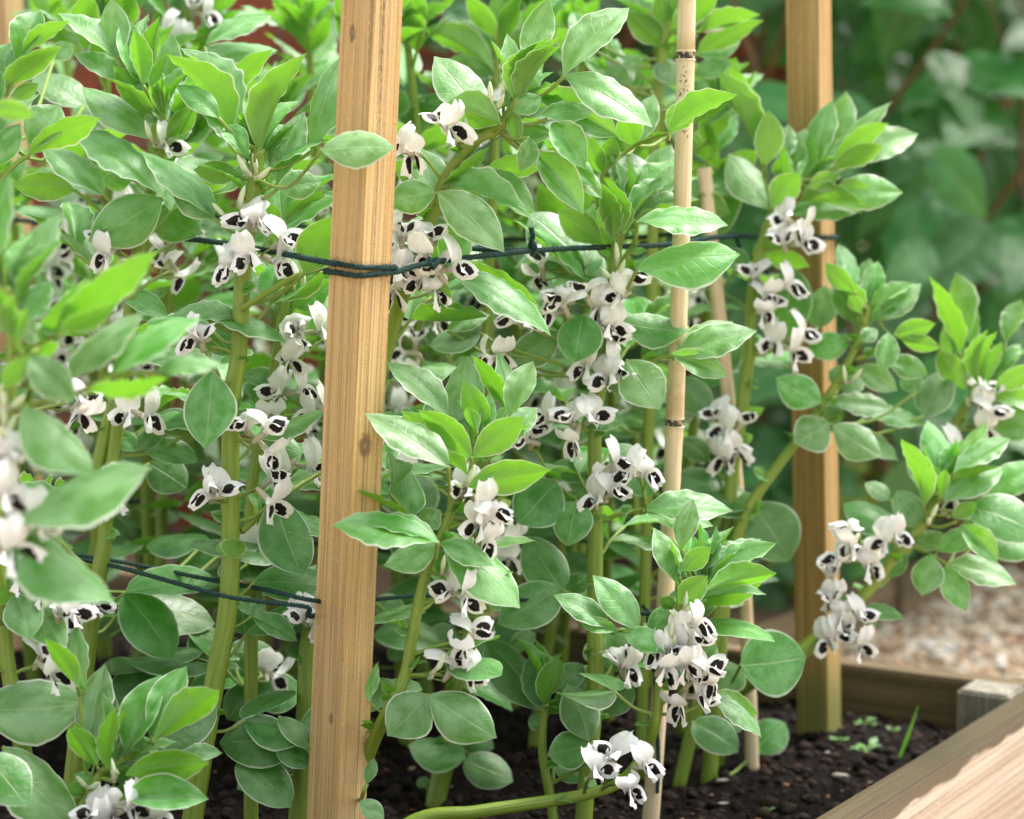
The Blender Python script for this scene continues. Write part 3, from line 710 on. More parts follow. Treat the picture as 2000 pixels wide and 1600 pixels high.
for k, (x, y, n, ms, lb) in enumerate(((1690, 1215, 40, SHRUB, 'low green plant in the border behind the gravel edging'), (1760, 1205, 34, LIME, 'low plant with yellow-green leaves at the gravel edging'),
                                        (1850, 1150, 40, SHRUB, 'small green plant beneath the dark shrub by the gravel bend'), (1900, 1120, 24, LIME, 'small yellowing plant under the shrub at the gravel bend'))):
    g = ground(x, y, GZ) + EN * .10
    shrub('border_plant', lb, 'plant', n, ((g.x - .1, g.x + .1), (g.y - .02, g.y + .16), (GZ + .03, GZ + .24)), .06, 20 + k, ms, stems=4)

# ------------------------------------------------------------------ stakes, canes, twine
def stake(label, ptop, pbot, rot, mat, s=.0365, length_up=.25, group=None, tip=False):
    ax = (ptop - pbot).normalized(); top = ptop + ax * length_up
    b = pbot + ax * (-.02 - pbot.z) / ax.z
    root = empty('wooden_stake', (b.x, b.y, 0)); tag(root, label, 'stake', group)
    link('post', bevel_box('stake', s, s, (top - b).length, .0014, mat, 2, 60, .0009, rot), root, Matrix.Translation((-b.x, -b.y, 0)) @ frame_z(b, top, rot))
    return lambda y: None
ST1T, ST1B = pty(727, 0, 1.985), pty(656, 1600, 1.985); ROT1 = R(-41)
stake('square sawn stake with two turns of green twine, in front of the bean plants', ST1T, ST1B, ROT1, M['post'])
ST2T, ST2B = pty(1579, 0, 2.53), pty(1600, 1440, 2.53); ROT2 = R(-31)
stake('square wooden stake, greenish at its foot, standing at the bed corner near the gravel', ST2T, ST2B, ROT2, M['post_shaded'])
ST3T, ST3B = pty(4, 0, 2.95), pty(22, 430, 2.95)
stake('pale square stake half hidden at the end of the bed by the brick wall', ST3T, ST3B, R(-31), M['post_pale'])

def cane(label, ptop, pbot, r, node_rows, mark_row, base_z=-.03, extend=.2):
    """node_rows: fractions of the visible length at which the joints sit"""
    ax = (ptop - pbot).normalized(); b = pbot + ax * ((base_z - pbot.z) / ax.z); top = ptop + ax * extend; L = (top - b).length
    root = empty('bamboo_cane', (b.x, b.y, 0)); tag(root, label, 'cane'); off = V((b.x, b.y, 0))
    mb = MB(); zs = sorted(((pbot + (ptop - pbot) * f) - b).length for f in node_rows)
    bow = V((ax.z, 0, -ax.x)) * .006
    def P(t): return b + ax * t + bow * math.sin(math.pi * t / L * 1.3) - off
    cuts = [0.0] + [z for n in zs for z in (n - .005, n + .005)] + [L]
    mk = ((pbot + (ptop - pbot) * mark_row) - b).length
    for i in range(0, len(cuts), 2):
        a, c = cuts[i], cuts[i + 1]; N = 14
        pts = [P(a + (c - a) * k / N) for k in range(N + 1)]
        mb.sweep(pts, [r * (1.03 if k in (0, N) else .99 if k in (1, N - 1) else .975) for k in range(N + 1)], 16, 0, (1, 0 if c > mk else 1, 1), cap=(i == 0 or c == L))
    for n in zs:
        mb.sweep([P(n - .005), P(n - .0042), P(n - .003)], [r * 1.0, r * 1.17, r * 1.0], 16, 0, (1, 1, 1), cap=False)
        mb.sweep([P(n - .003), P(n), P(n + .003)], [r * 1.0, r * 1.02, r * 1.03], 16, 0, (0, 1, 1), cap=False)
        mb.sweep([P(n + .003), P(n + .004), P(n + .005)], [r * 1.03, r * 1.14, r * 1.0], 16, 0, (1, 1, 1), cap=False)
    link('culm', mb.mesh('culm', M['bamboo']), root)
CN1T, CN1B = pty(1343, 0, 2.20), pty(1269, 1600, 2.20)
cane('thick bamboo cane with dark joints and black specks, tied low with green twine', CN1T, CN1B, .0083, (.935, .495, .19), .8)
CN2B = ground(1467, 1495); CN2T = pty(1401, 560, CN2B.y + .02)
cane('thinner bamboo cane without twine behind the thick speckled cane', CN2T, CN2B, .0072, (.42, .9), 5, extend=.12)

def twine(label, pts, r=.0013, k=10, fuzz=220, tails=()):
    base = pts[0].copy(); root = empty('garden_twine', base); tag(root, label, 'twine', None); rg = random.Random(len(pts) + int(pts[0].x * 1000))
    mb = MB(); allp = []
    for ps in (pts, *tails):
        q = spline(ps, k); fine = [q[0]]
        for p in q[1:]:
            n = max(1, int((p - fine[-1]).length / .0016)); a = fine[-1]
            fine += [a + (p - a) * (i + 1) / n for i in range(n)]
        L = 0; st = [[], [], []]
        for i, p in enumerate(fine):
            t = (fine[min(i + 1, len(fine) - 1)] - fine[max(i - 1, 0)]).normalized(); u = t.cross(V((.1, .2, 1))); u = u.normalized() if u.length > .05 else t.orthogonal().normalized(); w = t.cross(u)
            if i: L += (p - fine[i - 1]).length
            a = L / .009 * 2 * math.pi
            jit = 1 + .18 * noise.noise(p * 220)
            for j in range(3): st[j].append(p + (u * math.cos(a + j * 2.094) + w * math.sin(a + j * 2.094)) * r * 1.05 * jit)
        for j in range(3): mb.sweep([p - base for p in st[j]], r * .82, 6)
        allp += fine
    link('cord', mb.mesh('cord', M['twine']), root)
    fz = MB()
    for _ in range(fuzz):
        p = rg.choice(allp) - base; d = V((rg.uniform(-1, 1), rg.uniform(-1, 1), rg.uniform(-1, 1))).normalized(); e = V((rg.uniform(-1, 1), rg.uniform(-1, 1), rg.uniform(-1, 1))); ln = rg.uniform(.003, .009)
        fz.sweep([p + d * .001, p + d * ln * .5 + e * .0008, p + d * ln + e * .0015], [.0002, .00018, .00012], 3, cap=False)
    tag(link('loose_fibres', fz.mesh('fibres', M['twine']), root), kind='stuff')
def stake_corner(T, B, rot, row, Y, k, off=.0028, s=.0365):
    f = row / 1600 if T is ST1T else row / 1440
    c = T + (B - T) * f; h = s / 2 + off * .75; a = [(-1, -1), (1, -1), (1, 1), (-1, 1)][k]
    return c + V((math.cos(rot), math.sin(rot), 0)) * a[0] * h + V((-math.sin(rot), math.cos(rot), 0)) * a[1] * h
def wrap(rows, order, T=ST1T, B=ST1B, rot=ROT1):
    return [stake_corner(T, B, rot, r_, 0, k) for r_, k in zip(rows, order)]
# corners of the near stake: 0 = left, 1 = front, 2 = right, 3 = back
S1 = wrap((497, 503, 508, 512, 515, 519, 517), (0, 1, 2, 3, 0, 1, 2))
def dense(ps, n=3): return [ps[i] + (ps[i + 1] - ps[i]) * k / n for i in range(len(ps) - 1) for k in range(n)] + [ps[-1]]
ends = wrap((452, 450, 452), (0, 1, 2), ST2T, ST2B, ROT2)
KN = pt(1040, 490, 2.12)
twine('dark green twine wrapped twice round the sawn stake and knotted between stake and cane', [pt(-120, 415, 2.75), pt(20, 428, 2.6), pt(230, 455, 2.35), pt(430, 474, 2.14)] + dense(S1, 3) + [pt(850, 512, 2.03), KN, pt(1180, 483, 2.2), pt(1300, 478, 2.28), pt(1420, 462, 2.4)] + ends, .0015, 5, 1300,
      tails=([KN + V((0, 0, -.004)), KN + V((.002, -.003, .003)), KN + V((.0, 0, .007)), KN + V((-.002, .003, .004)), KN + V((0, -.002, .012)), KN + V((-.001, 0, .02))], [KN, pt(940, 487, 2.16), pt(860, 478, 2.25)], [pt(850, 513, 2.03), pt(838, 507, 2.024), pt(846, 520, 2.022), pt(856, 508, 2.027), pt(843, 511, 2.026)]))
twine('second dark green twine running behind the bean stems to the corner stake', [pt(-120, 372, 2.75), pt(40, 382, 2.62), pt(180, 394, 2.6), pt(540, 437, 2.52), pt(760, 455, 2.5), pt(1100, 470, 2.5), pt(1400, 455, 2.48), pt(1450, 490, 2.47), pt(1500, 535, 2.48)], .0014, 6, 160)
LW = wrap((1165, 1172, 1178, 1176, 1170), (3, 0, 1, 2, 3))
twine('upper strand of the low green twine passing behind the thick bean stem', [pt(-80, 1040, 2.5), pt(110, 1078, 2.35), pt(217, 1094, 2.26), pt(430, 1136, 2.12), pt(520, 1152, 2.06), pt(606, 1172, 2.01), stake_corner(ST1T, ST1B, ROT1, 1176, 0, 3), pt(850, 1162, 2.12), pt(980, 1168, 2.18), pt(1180, 1192, 2.21), pt(1274, 1200, 2.192)], .0012, 6, 220)
twine('lower strand of the low green twine crossing in front of the thick bean stem', [pt(-80, 1050, 2.4), pt(110, 1085, 2.25), pt(224, 1106, 2.15), pt(430, 1162, 2.005), pt(520, 1176, 1.99), pt(600, 1186, 1.975)] + [stake_corner(ST1T, ST1B, ROT1, 1190, 0, k) for k in (0,)] + [stake_corner(ST1T, ST1B, ROT1, 1191, 0, 3)] + [pt(720, 1190, 2.03)], .0012, 6, 220)
twine('faint green twine low at the back of the bed near the brick wall', [pt(-60, 990, 2.8), pt(275, 980, 2.6), pt(360, 1010, 2.55), pt(434, 1028, 2.5), pt(600, 1060, 2.45), pt(800, 1080, 2.45)], .0014, 6, 60)
# tie round the thick cane
cc = CN1T + (CN1B - CN1T) * (1206 / 1600); ax = (CN1T - CN1B).normalized()
coil = [cc + V((math.cos(a) * .0103, math.sin(a) * .0103, 0)) + ax * (.007 - .0022 * a / 3.14) for a in [k * .6 - 1.2 for k in range(34)]]
twine('green twine tie coiled round the bamboo cane with a long hanging tail', coil + [cc + V((-.003, -.0105, -.03)), cc + V((-.002, -.0105, -.08)), cc + V((.0, -.0115, -.13)), cc + V((-.001, -.012, -.158))], .0012, 4, 200, tails=([coil[0], coil[0] + V((-.012, -.004, .004)), coil[0] + V((-.02, -.003, .012))],))

# pale chips and weeds on the soil
CHIP = []
for k_, c_ in enumerate(((.62, .58, .5), (.55, .5, .42))):
    mb = MB(); vs_, fs_ = ico_unit(40 + k_, 2); mb.add([V((v.x * .5 + .06 * math.sin(9 * v.y), v.y * .2, v.z * .13)) for v in vs_], fs_)
    CHIP.append(mb.mesh('chip', simple('pale_chip', c_, tuple(.6 * x for x in c_), 60, .7, .6)))
for x, y, l, a, lb in ((1643, 1507, .020, -.4, 'longest pale split wood chip lying on the dark soil'), (1410, 1533, .014, .2, 'dull pale chip on the soil below the grass blade'), (1412, 1574, .011, .1, 'bright white stone chip on the soil by the side board'),
                       (1616, 1473, .007, .5, 'tiny white chip at the foot of the corner stake'), (1700, 1515, .006, 0, 'tiny white grain beside the long pale chip')):
    p = ground(x, y); p.z = soil_z(p) + l * .10
    o = link('wood_chip', CHIP[0 if 'white' in lb else 1], None, Matrix.Translation(p) @ Matrix.Rotation(a, 4, 'Z') @ Matrix.Scale(l, 4)); tag(o, lb, 'chip')
rgw = random.Random(4)
def weed(x, y, n, size, label):
    p = ground(x, y); p.z = soil_z(p); root = empty('seedling', p); tag(root, label, 'seedling'); Ti = Matrix.Translation(-p)
    mb = MB(); 
    for k in range(n):
        a = k * 2.4 + rgw.uniform(-.3, .3); d = V((math.cos(a), math.sin(a), rgw.uniform(.6, 2))).normalized(); b = p + d * size * rgw.uniform(.3, .7)
        mb.sweep([V((0, 0, -.003)), (b - p) * .5 + V((0, 0, .002)), b - p], .0006, 4)
        ax = (V((math.cos(a), math.sin(a), .3)) + .3 * rvec()).normalized(); nr = V((0, -.4, 1)); nr = (nr - ax * nr.dot(ax)).normalized(); sx = ax.cross(nr); L = size * rgw.uniform(.5, .8); w = L * .6
        Mx = Matrix(((sx.x * w, ax.x * L, nr.x * L, b.x), (sx.y * w, ax.y * L, nr.y * L, b.y), (sx.z * w, ax.z * L, nr.z * L, b.z), (0, 0, 0, 1)))
        link('leaf', rgw.choice(LEAF['young', 0]), root, Ti @ Mx)
    link('stem', mb.mesh('seedling_stem', M['petiole']), root)
weed(1690, 1465, 9, .018, 'largest leafy weed seedling on the open soil near the corner stake')
weed(1640, 1452, 6, .012, 'small weed seedling against the foot of the corner stake')
weed(1690, 1415, 6, .014, 'upright weed seedling behind the largest seedling')
weed(1665, 1380, 5, .010, 'weed seedling close to the dark back board')
weed(1745, 1435, 5, .009, 'tiny weed seedling beside the grass blade')
weed(1378, 1516, 3, .007, 'tiny lone seedling on the soil in front of the thinner cane')
weed(1500, 1572, 3, .007, 'tiny lone seedling on the soil near the side board')
p = ground(1757, 1478); p.z = soil_z(p)
mb = MB(); q = [V((0, 0, 0)), V((.008, 0, .022)), V((.018, -.002, .055))]
mb.add([v + o for v, w in zip(q, (.0016, .002, .0003)) for o in (V((-w, 0, 0)), V((0, -.0006, 0)), V((w, 0, 0)))], [[0, 1, 4, 3], [1, 2, 5, 4], [3, 4, 7, 6], [4, 5, 8, 7]], [(.3, .5)] * 9)
tag(link('grass_blade', mb.mesh('grass_blade', M['young']), None, Matrix.Translation(p)), 'single upright grass blade on the open soil', 'grass')
# ------------------------------------------------------------------ the bean plants seen in the photograph
# P1: upright plant left of the thick stem
hero('bean plant with a tall pleated leaf tip and tiny green buds, behind the upper twine', 2.16,
     [('A', 900, 600), ('A', 900, 830), ('A', 800, 1240), ('A', 745, 1560), ('D', 655, 880), ('D', 590, 1400), ('G', 575, 100), ('G', 505, 520), ('G', 460, 900)], (.0085, .004),
     [('A', 860, 670, 640, 370, 140, 'uy2'), ('A', 780, 490, 700, 95, 150, 't2'), ('A', 850, 510, 815, 75, 120, 't2'), ('A', 800, 480, 755, 170, 100, 'uy2n'), ('A', 870, 500, 880, 95, 110, 'uy2b'),
      ('A', 930, 530, 950, 180, 150, 't1b'), ('A', 900, 650, 835, 470, 60, 'uy2n'), ('A', 915, 640, 900, 430, 70, 'uy2n'), ('A', 925, 640, 870, 455, 60, 'uy2n'), ('A', 920, 630, 925, 470, 55, 'uy2n'),
      ('A', 930, 770, 1095, 595, 120, 'u1n'), ('A', 650, 325, 330, 60, 130, 't1'), ('A', 650, 325, 610, -10, 170, 't0'), ('A', 690, 470, 412, 285, 125, 't1'),
      ('A', 835, 775, 458, 468, 200, 't0'), ('A', 910, 1105, 430, 700, 190, 't1n'), ('A', 905, 1110, 495, 1340, 270, 't0n'), ('A', 580, 1090, 232, 800, 175, 't1n'),
      ('A', 830, 1185, 1125, 1300, 220, 't0b'), ('A', 415, 1060, 75, 1030, 160, 'u1'), ('A', 745, 990, 560, 1010, 120, 't0b'), ('A', 950, 480, 985, 700, 100, 't1b'),
      ('D', 770, 1025, 650, 930, 110, 'td'), ('D', 770, 1020, 905, 890, 120, 'td'), ('D', 800, 1015, 1100, 1080, 140, 'td'), ('D', 830, 1100, 1040, 1235, 210, 'td0b'),
      ('D', 670, 165, 940, 275, 120, 't1'), ('D', 1060, 920, 880, 820, 160, 'td0'), ('D', 700, 220, 960, 330, 90, 't1b'),
      ('G', 700, 338, 1225, 272, 165, 'td1'), ('G', 692, 345, 970, 692, 270, 'td0'), ('G', 600, 960, 955, 770, 280, 'td0b'), ('G', 1160, 40, 815, 65, 120, 'td0b', .12), ('G', 1240, 110, 990, 150, 170, 'td0b', .12)],
     [('A', 885, 760, 5, 60, 'bud'), ('A', 600, 1400, 3, 90), ('A', 950, 1390, 3, 120, '', .1), ('A', 990, 1510, 2, 80, '', .1), ('D', 790, 830, 4, 90), ('D', 680, 1260, 4, 120), ('G', 500, 400, 3, 80), ('A', 920, 820, 1, 30)],
     [(.006, ('D', 455, 1480), ('D', 565, 1020), ('D', 610, 830), ('D', 660, 700)), ], seed=2)
# P2: thick stem
p2 = hero('bean plant with the thickest ribbed stem, beside the stake wrapped in twine', 2.06,
     [('A', 1440, 830), ('A', 1410, 1150), ('A', 1365, 1420), ('D', 1355, 20), ('D', 1330, 500), ('D', 1290, 800), ('D', 1285, 1500), ('G', 1290, 120), ('G', 1265, 480), ('G', 1195, 850), ('G', 1090, 1500)], (.0092, .0058),
     [('A', 1460, 850, 1690, 293, 150, 'u2n'), ('A', 1470, 600, 1600, 350, 90, 'uy2n'), ('A', 1275, 770, 945, 292, 150, 'u2'), ('A', 1315, 700, 1025, 255, 110, 't2b'), ('A', 1220, 660, 988, 470, 130, 't1n'),
      ('A', 1385, 890, 1265, 690, 120, 't2n'), ('A', 1390, 860, 1405, 605, 70, 'uy2'), ('A', 1440, 860, 1330, 620, 70, 'uy2'), ('A', 1550, 1025, 1690, 615, 190, 't1'), ('A', 1745, 842, 1895, 298, 215, 't0'),
      ('A', 1795, 838, 2200, 815, 200, 't0', -.135), ('A', 1552, 1050, 1790, 1010, 160, 't1n'), ('A', 1340, 985, 1082, 945, 130, 'u1'), ('A', 1195, 1220, 960, 1045, 150, 't0'), ('A', 1190, 1215, 795, 828, 175, 't1'),
      ('A', 1470, 1130, 1550, 1260, 120, 'u0b'), ('A', 1700, 1525, 1860, 1205, 230, 'u0n'), ('A', 1700, 1520, 1590, 1330, 150, 't1b'), ('A', 1200, 650, 1505, 262, 130, 'u1b', .1), ('A', 1150, 250, 1510, 75, 110, 't1b', .2), ('A', 1140, 280, 1540, 265, 110, 't0b', .2),
      ('D', 1180, 590, 1138, 1003, 275, 't0n'), ('D', 1340, 295, 955, 265, 110, 't1'), ('D', 1150, 290, 1600, 412, 95, 't1'), ('D', 1150, 320, 1290, 490, 190, 'td0b'),
      ('D', 1535, 1310, 1690, 1712, 280, 'td0'), ('G', 1402, 468, 1345, 345, 90, 't1'), ('G', 1402, 468, 1480, 400, 90, 't1'), ('G', 1405, 472, 1660, 600, 120, 't1'),
      ('G', 1330, 40, 1290, 150, 120, 'u2n')],
     [('A', 1270, 1170, 4, 110, 'bud'), ('A', 1390, 1260, 2, 70), ('A', 1310, 1500, 3, 90), ('A', 1500, 1440, 5, 150), ('D', 1480, 960, 5, 150), ('D', 1500, 1220, 4, 130), ('D', 1170, 1290, 2, 70), ('D', 1090, 420, 2, 60), ('G', 1500, 110, 5, 140, '', .1), ('G', 1560, 240, 3, 90, '', .1), ('A', 1430, 940, 5, 80, 'bud')], seed=3)
p2.branch([pt(*tp('D', 1350, 240), 2.05), pt(*tp('D', 1520, 130), 2.04), pt(*tp('D', 1690, 40), 2.04), pt(*tp('A', 1850, 1485), 2.05)], .0028, .0022)
p2.branch([pt(*tp('D', 1350, 1480), 2.06), pt(*tp('D', 1540, 1310), 2.08), pt(*tp('D', 1790, 1150), 2.12)], .003, .002)
# P3
hero('slim bean plant with pale green buds between the thickest stem and the twine-wrapped stake', 2.16,
     [('D', 1600, 170), ('D', 1535, 550), ('D', 1455, 930), ('D', 1400, 1300), ('G', 1400, 100)], (.0065, .004),
     [('D', 1610, 200, 1840, 110, 200, 't0b'), ('D', 1560, 640, 1360, 600, 110, 'td'), ('D', 1480, 720, 1370, 660, 90, 'td'), ('D', 1440, 980, 1680, 1040, 160, 'td0b'), ('D', 1480, 830, 1360, 900, 120, 'td0'),
      ('G', 1280, 640, 1540, 700, 170, 'td0', .1), ('G', 1430, 810, 1060, 850, 130, 'td1', .1), ('G', 1430, 850, 1265, 1040, 200, 'td0', .1), ('G', 1420, 880, 1690, 900, 220, 'td0', .1)],
     [('D', 1690, 110, 7, 90, 'bud'), ('D', 1700, 380, 5, 130), ('D', 1620, 470, 3, 90), ('D', 1590, 730, 6, 150), ('D', 1690, 1120, 3, 110), ('D', 1760, 840, 3, 90), ('G', 1490, 790, 3, 60, '', .1)], seed=4)
# P5: top middle, leaning from behind the stake
hero('bean plant with arching stem and dark pleated tip, leaning from behind the twine-wrapped stake', 2.07,
     [('B', 1040, 560), ('B', 930, 710), ('B', 800, 780), ('B', 650, 970), ('B', 560, 1180), ('B', 470, 1420), ('E', 400, 120), ('E', 300, 440, 2.1), ('G', 1760, 420, 2.12), ('G', 1705, 1000, 2.12), ('G', 1665, 1580, 2.12)], (.009, .0045),
     [('B', 1030, 550, 1255, 195, 55, 'uy2n'), ('B', 1050, 540, 1190, 205, 55, 'uy2n'), ('B', 1010, 550, 1130, 230, 50, 'uy2n'), ('B', 1080, 530, 1262, 250, 50, 'uy2n'), ('B', 1040, 560, 1225, 230, 45, 'uy2n'), ('B', 1000, 540, 1060, 290, 70, 'uy2'),
      ('B', 1065, 330, 1205, -12, 170, 't1y'), ('B', 1292, 418, 1645, 30, 200, 't1n'), ('B', 1305, 430, 1785, 690, 205, 't1n'), ('B', 1120, 520, 1592, 755, 195, 't2'), ('B', 1005, 625, 1165, 540, 120, 't1n'),
      ('B', 1165, 640, 1470, 615, 120, 't1n'), ('B', 1222, 690, 1405, 935, 150, 't2n'), ('B', 850, 690, 575, 305, 230, 't0b'), ('B', 935, 690, 632, 580, 200, 'u2n'), ('B', 1000, 530, 965, 340, 90, 't1b'),
      ('B', 575, 1075, 295, 1125, 180, 't0n'), ('B', 540, 1040, 345, 900, 140, 'u1b'), ('B', 582, 1060, 1105, 1200, 130, 't2'), ('B', 588, 1075, 955, 1395, 230, 't1n'), ('B', 685, 1510, 640, 1215, 190, 't0b'),
      ('E', 690, 20, 1172, 250, 150, 'u1b'), ('E', 680, 60, 1222, 362, 175, 't1'), ('E', 300, -10, 670, 170, 120, 'u2n'), ('B', 330, 1430, 540, 1470, 90, 't1'), ('B', 830, 960, 1125, 1175, 170, 't1b'), ('B', 850, 960, 1180, 910, 130, 'u1b'),
      ('B', 1140, 860, 1395, 1180, 160, 't2'), ('B', 1230, 850, 1470, 1030, 140, 't1b'), ('B', 1095, 770, 1048, 955, 110, 't2n'), ('B', 990, 620, 1030, 790, 80, 'u2n'), ('B', 930, 760, 1230, 740, 130, 't1b'),
      ('G', 1655, 1190, 1228, 1170, 280, 'td0'), ('G', 1560, 1030, 1740, 1200, 110, 'td0n'), ('G', 1540, 1210, 1740, 1290, 120, 'td0n'), ('G', 1330, 1270, 1625, 1520, 230, 'td0'), ('G', 1660, 1240, 1320, 1420, 200, 'td0b'), ('B', 1330, 920, 1500, 1100, 110, 't1b')],
     [('B', 600, 690, 2, 70), ('B', 690, 760, 5, 70, 'bud'), ('B', 880, 550, 8, 100, 'bud'), ('B', 430, 850, 2, 60), ('E', 560, 120, 3, 90), ('B', 560, 1400, 3, 100), ('B', 600, 1520, 3, 90), ('E', 350, 60, 2, 60), ('E', 340, 120, 2, 50), ('G', 1700, 500, 3, 70), ('B', 370, 1330, 2, 60)], seed=5)
# P6: middle plant in front
hero('bright bean plant with backlit leaves, its curved stem passing behind the stake foot', 2.0,
     [('E', 800, 1000), ('E', 760, 1130), ('E', 690, 1290), ('E', 610, 1500), ('H', 555, 120), ('H', 490, 340), ('H', 440, 600), ('H', 400, 810), ('H', 300, 1010), ('H', 200, 1240, 2.04), ('H', 110, 1560, 2.06)], (.0062, .003),
     [('E', 645, 1122, 188, 808, 200, 't1n', -.05), ('E', 745, 1165, 398, 800, 170, 'uy1n'), ('E', 772, 1072, 488, 798, 160, 'uy1n', -.02), ('E', 782, 1068, 1065, 838, 170, 'uy1n', -.02), ('E', 755, 1232, 1210, 1130, 195, 'uy1n'),
      ('E', 638, 835, 308, 525, 165, 't1'), ('E', 690, 870, 745, 500, 215, 't0b'), ('E', 870, 885, 728, 638, 135, 'uy1'), ('E', 805, 925, 745, 785, 70, 'uy2n'), ('E', 972, 830, 788, 488, 110, 'uy1b'), ('E', 985, 790, 930, 460, 105, 't1b'), ('E', 985, 840, 1112, 530, 140, 't2'),
      ('E', 950, 1045, 1132, 785, 140, 't2'), ('E', 890, 1045, 1090, 885, 60, 'uy2'), ('E', 840, 960, 1000, 800, 90, 't1b'), ('E', 760, 900, 800, 700, 80, 't1b'),
      ('E', 585, 1545, 8, 1425, 180, 't1n', -.05), ('E', 585, 1535, 138, 1413, 110, 't1n', -.045), ('H', 590, 78, 285, 178, 160, 't0n'), ('H', 600, 62, 905, 182, 130, 't1n'), ('H', 610, 60, 1050, 402, 230, 't0', -.01), ('E', 480, 1450, 600, 1360, 130, 't0b'),
      ('H', 530, 905, 305, 1130, 265, 't0n'), ('H', 540, 908, 912, 1138, 260, 't0n'), ('H', 205, 945, 245, 720, 70, 't1'), ('H', 190, 1405, 232, 1260, 70, 't1'), ('H', 150, 1500, 285, 1610, 110, 't1')],
     [('E', 740, 1190, 2, 60, 'bud'), ('E', 820, 1300, 4, 110), ('E', 850, 1450, 5, 110), ('H', 720, 350, 3, 80), ('H', 630, 200, 4, 70, 'bud'), ('H', 770, 640, 3, 90), ('H', 700, 770, 3, 90), ('H', 570, 760, 3, 70, 'bud')],
     [(.002, ('E', 650, 1380), ('E', 655, 1240), ('E', 650, 1120))], seed=6)
# P7
hero('tall bean plant with dense black-spotted flower whorls between the sawn stake and thick cane', 2.2,
     [('B', 1610, 1180), ('B', 1575, 1450), ('E', 1540, 420), ('E', 1490, 640), ('E', 1462, 950), ('E', 1465, 1300), ('H', 1465, 20), ('H', 1462, 500), ('H', 1465, 900), ('H', 1420, 1350)], (.0082, .005),
     [('B', 1500, 1360, 1258, 1170, 170, 'u1'), ('B', 1560, 1330, 1480, 990, 70, 'uy2n'), ('B', 1580, 1310, 1530, 985, 60, 'uy2n'), ('B', 1595, 1310, 1575, 1000, 60, 'uy2n'), ('B', 1610, 1310, 1610, 1080, 60, 'uy2n'), ('B', 1570, 1345, 1575, 1165, 110, 'u1n'),
      ('B', 1650, 1235, 1895, 990, 90, 't2n'), ('B', 1655, 1210, 1915, 885, 110, 't2'), ('B', 1700, 1215, 1880, 800, 220, 't0b'), ('B', 1700, 1240, 2200, 1238, 145, 't1n', -.03), ('B', 1700, 1500, 2262, 1402, 235, 't0n', -.04),
      ('B', 1560, 1390, 1420, 1270, 110, 'u1b'), ('B', 1500, 1570, 1110, 1180, 300, 'td0b'), ('B', 1590, 850, 1780, 1150, 210, 'td0b'), ('B', 1450, 1350, 1440, 1140, 90, 't1b'), ('B', 1640, 1290, 1760, 1080, 100, 't1b'),
      ('E', 1395, 272, 1350, 527, 235, 'td0n'), ('E', 1610, 310, 1985, 352, 185, 't0'), ('E', 1640, 525, 1826, 792, 250, 't0n'), ('E', 1265, 370, 975, 545, 190, 't0'), ('E', 825, 375, 545, 440, 145, 'td0b'), ('E', 640, 360, 875, 265, 110, 't1b'),
      ('E', 1980, 340, 1730, 490, 170, 'td0b'), ('E', 1540, 640, 1720, 720, 120, 'td1b'), ('E', 1390, 880, 1625, 850, 130, 'td1'), ('E', 1560, 1000, 1775, 1280, 210, 'td0b'), ('E', 1250, 1205, 1040, 1432, 275, 'td0n'), ('E', 1362, 1312, 1310, 1555, 205, 'td0n'),
      ('E', 1420, 1170, 1220, 1110, 130, 'td0b'), ('E', 1750, 1362, 2230, 1350, 175, 't1n'), ('E', 1755, 1380, 2120, 1440, 150, 't1'), ('E', 1920, 505, 2360, 350, 185, 't1n'), ('E', 1920, 500, 2230, 300, 150, 't1'), ('E', 1890, 490, 2200, 612, 125, 't2n'),
      ('H', 1280, 322, 1085, 20, 235, 'td0'), ('H', 1272, 322, 928, 505, 245, 'td0'), ('H', 1310, 320, 1420, 240, 120, 'td0b'), ('H', 1500, 720, 1710, 690, 120, 'td0b'), ('H', 1490, 1000, 1680, 850, 170, 'td0b'), ('H', 1510, 900, 1560, 960, 120, 'td0'),
      ('B', 1870, 745, 2255, 520, 120, 'uy2n', -.07), ('B', 1880, 740, 1990, 560, 150, 'uy1', -.05), ('B', 1690, 815, 1610, 640, 150, 'uy1'), ('B', 1690, 810, 1790, 520, 150, 't1b'), ('B', 1510, 970, 1420, 760, 120, 'uy1'), ('B', 1515, 970, 1560, 760, 120, 'uy1'), ('B', 1880, 745, 2010, 690, 100, 't1b')],
     [('B', 1580, 1500, 5, 90, 'bud'), ('E', 1400, 190, 6, 150), ('E', 1250, 260, 2, 70), ('E', 1630, 160, 4, 100), ('E', 1550, 330, 2, 60), ('E', 1510, 530, 6, 150), ('E', 1560, 640, 2, 60), ('E', 1300, 900, 7, 160), ('E', 1560, 1130, 2, 80), ('E', 1730, 1150, 2, 80), ('E', 1510, 1310, 4, 90), ('E', 1090, 970, 2, 70), ('E', 1020, 320, 3, 80), ('E', 900, 500, 2, 60), ('B', 1140, 1490, 3, 80, '', .05), ('H', 1610, 740, 2, 50)],
     [(.0026, ('E', 1480, 1440), ('E', 1580, 1390), ('E', 1750, 1355)), (.0022, ('E', 1460, 1430), ('E', 1355, 1310), ('E', 1200, 1180)), (.0022, ('E', 1690, 560), ('E', 1830, 510), ('E', 1920, 505)), (.0026, ('B', 1600, 1480), ('B', 1680, 1360), ('B', 1700, 1240)), (.0022, ('B', 1600, 1240), ('B', 1540, 1080), ('B', 1510, 970), ('B', 1690, 812), ('B', 1880, 742, 2.15)), (.002, ('H', 1490, 930), ('H', 1590, 810), ('H', 1690, 740))], seed=7)
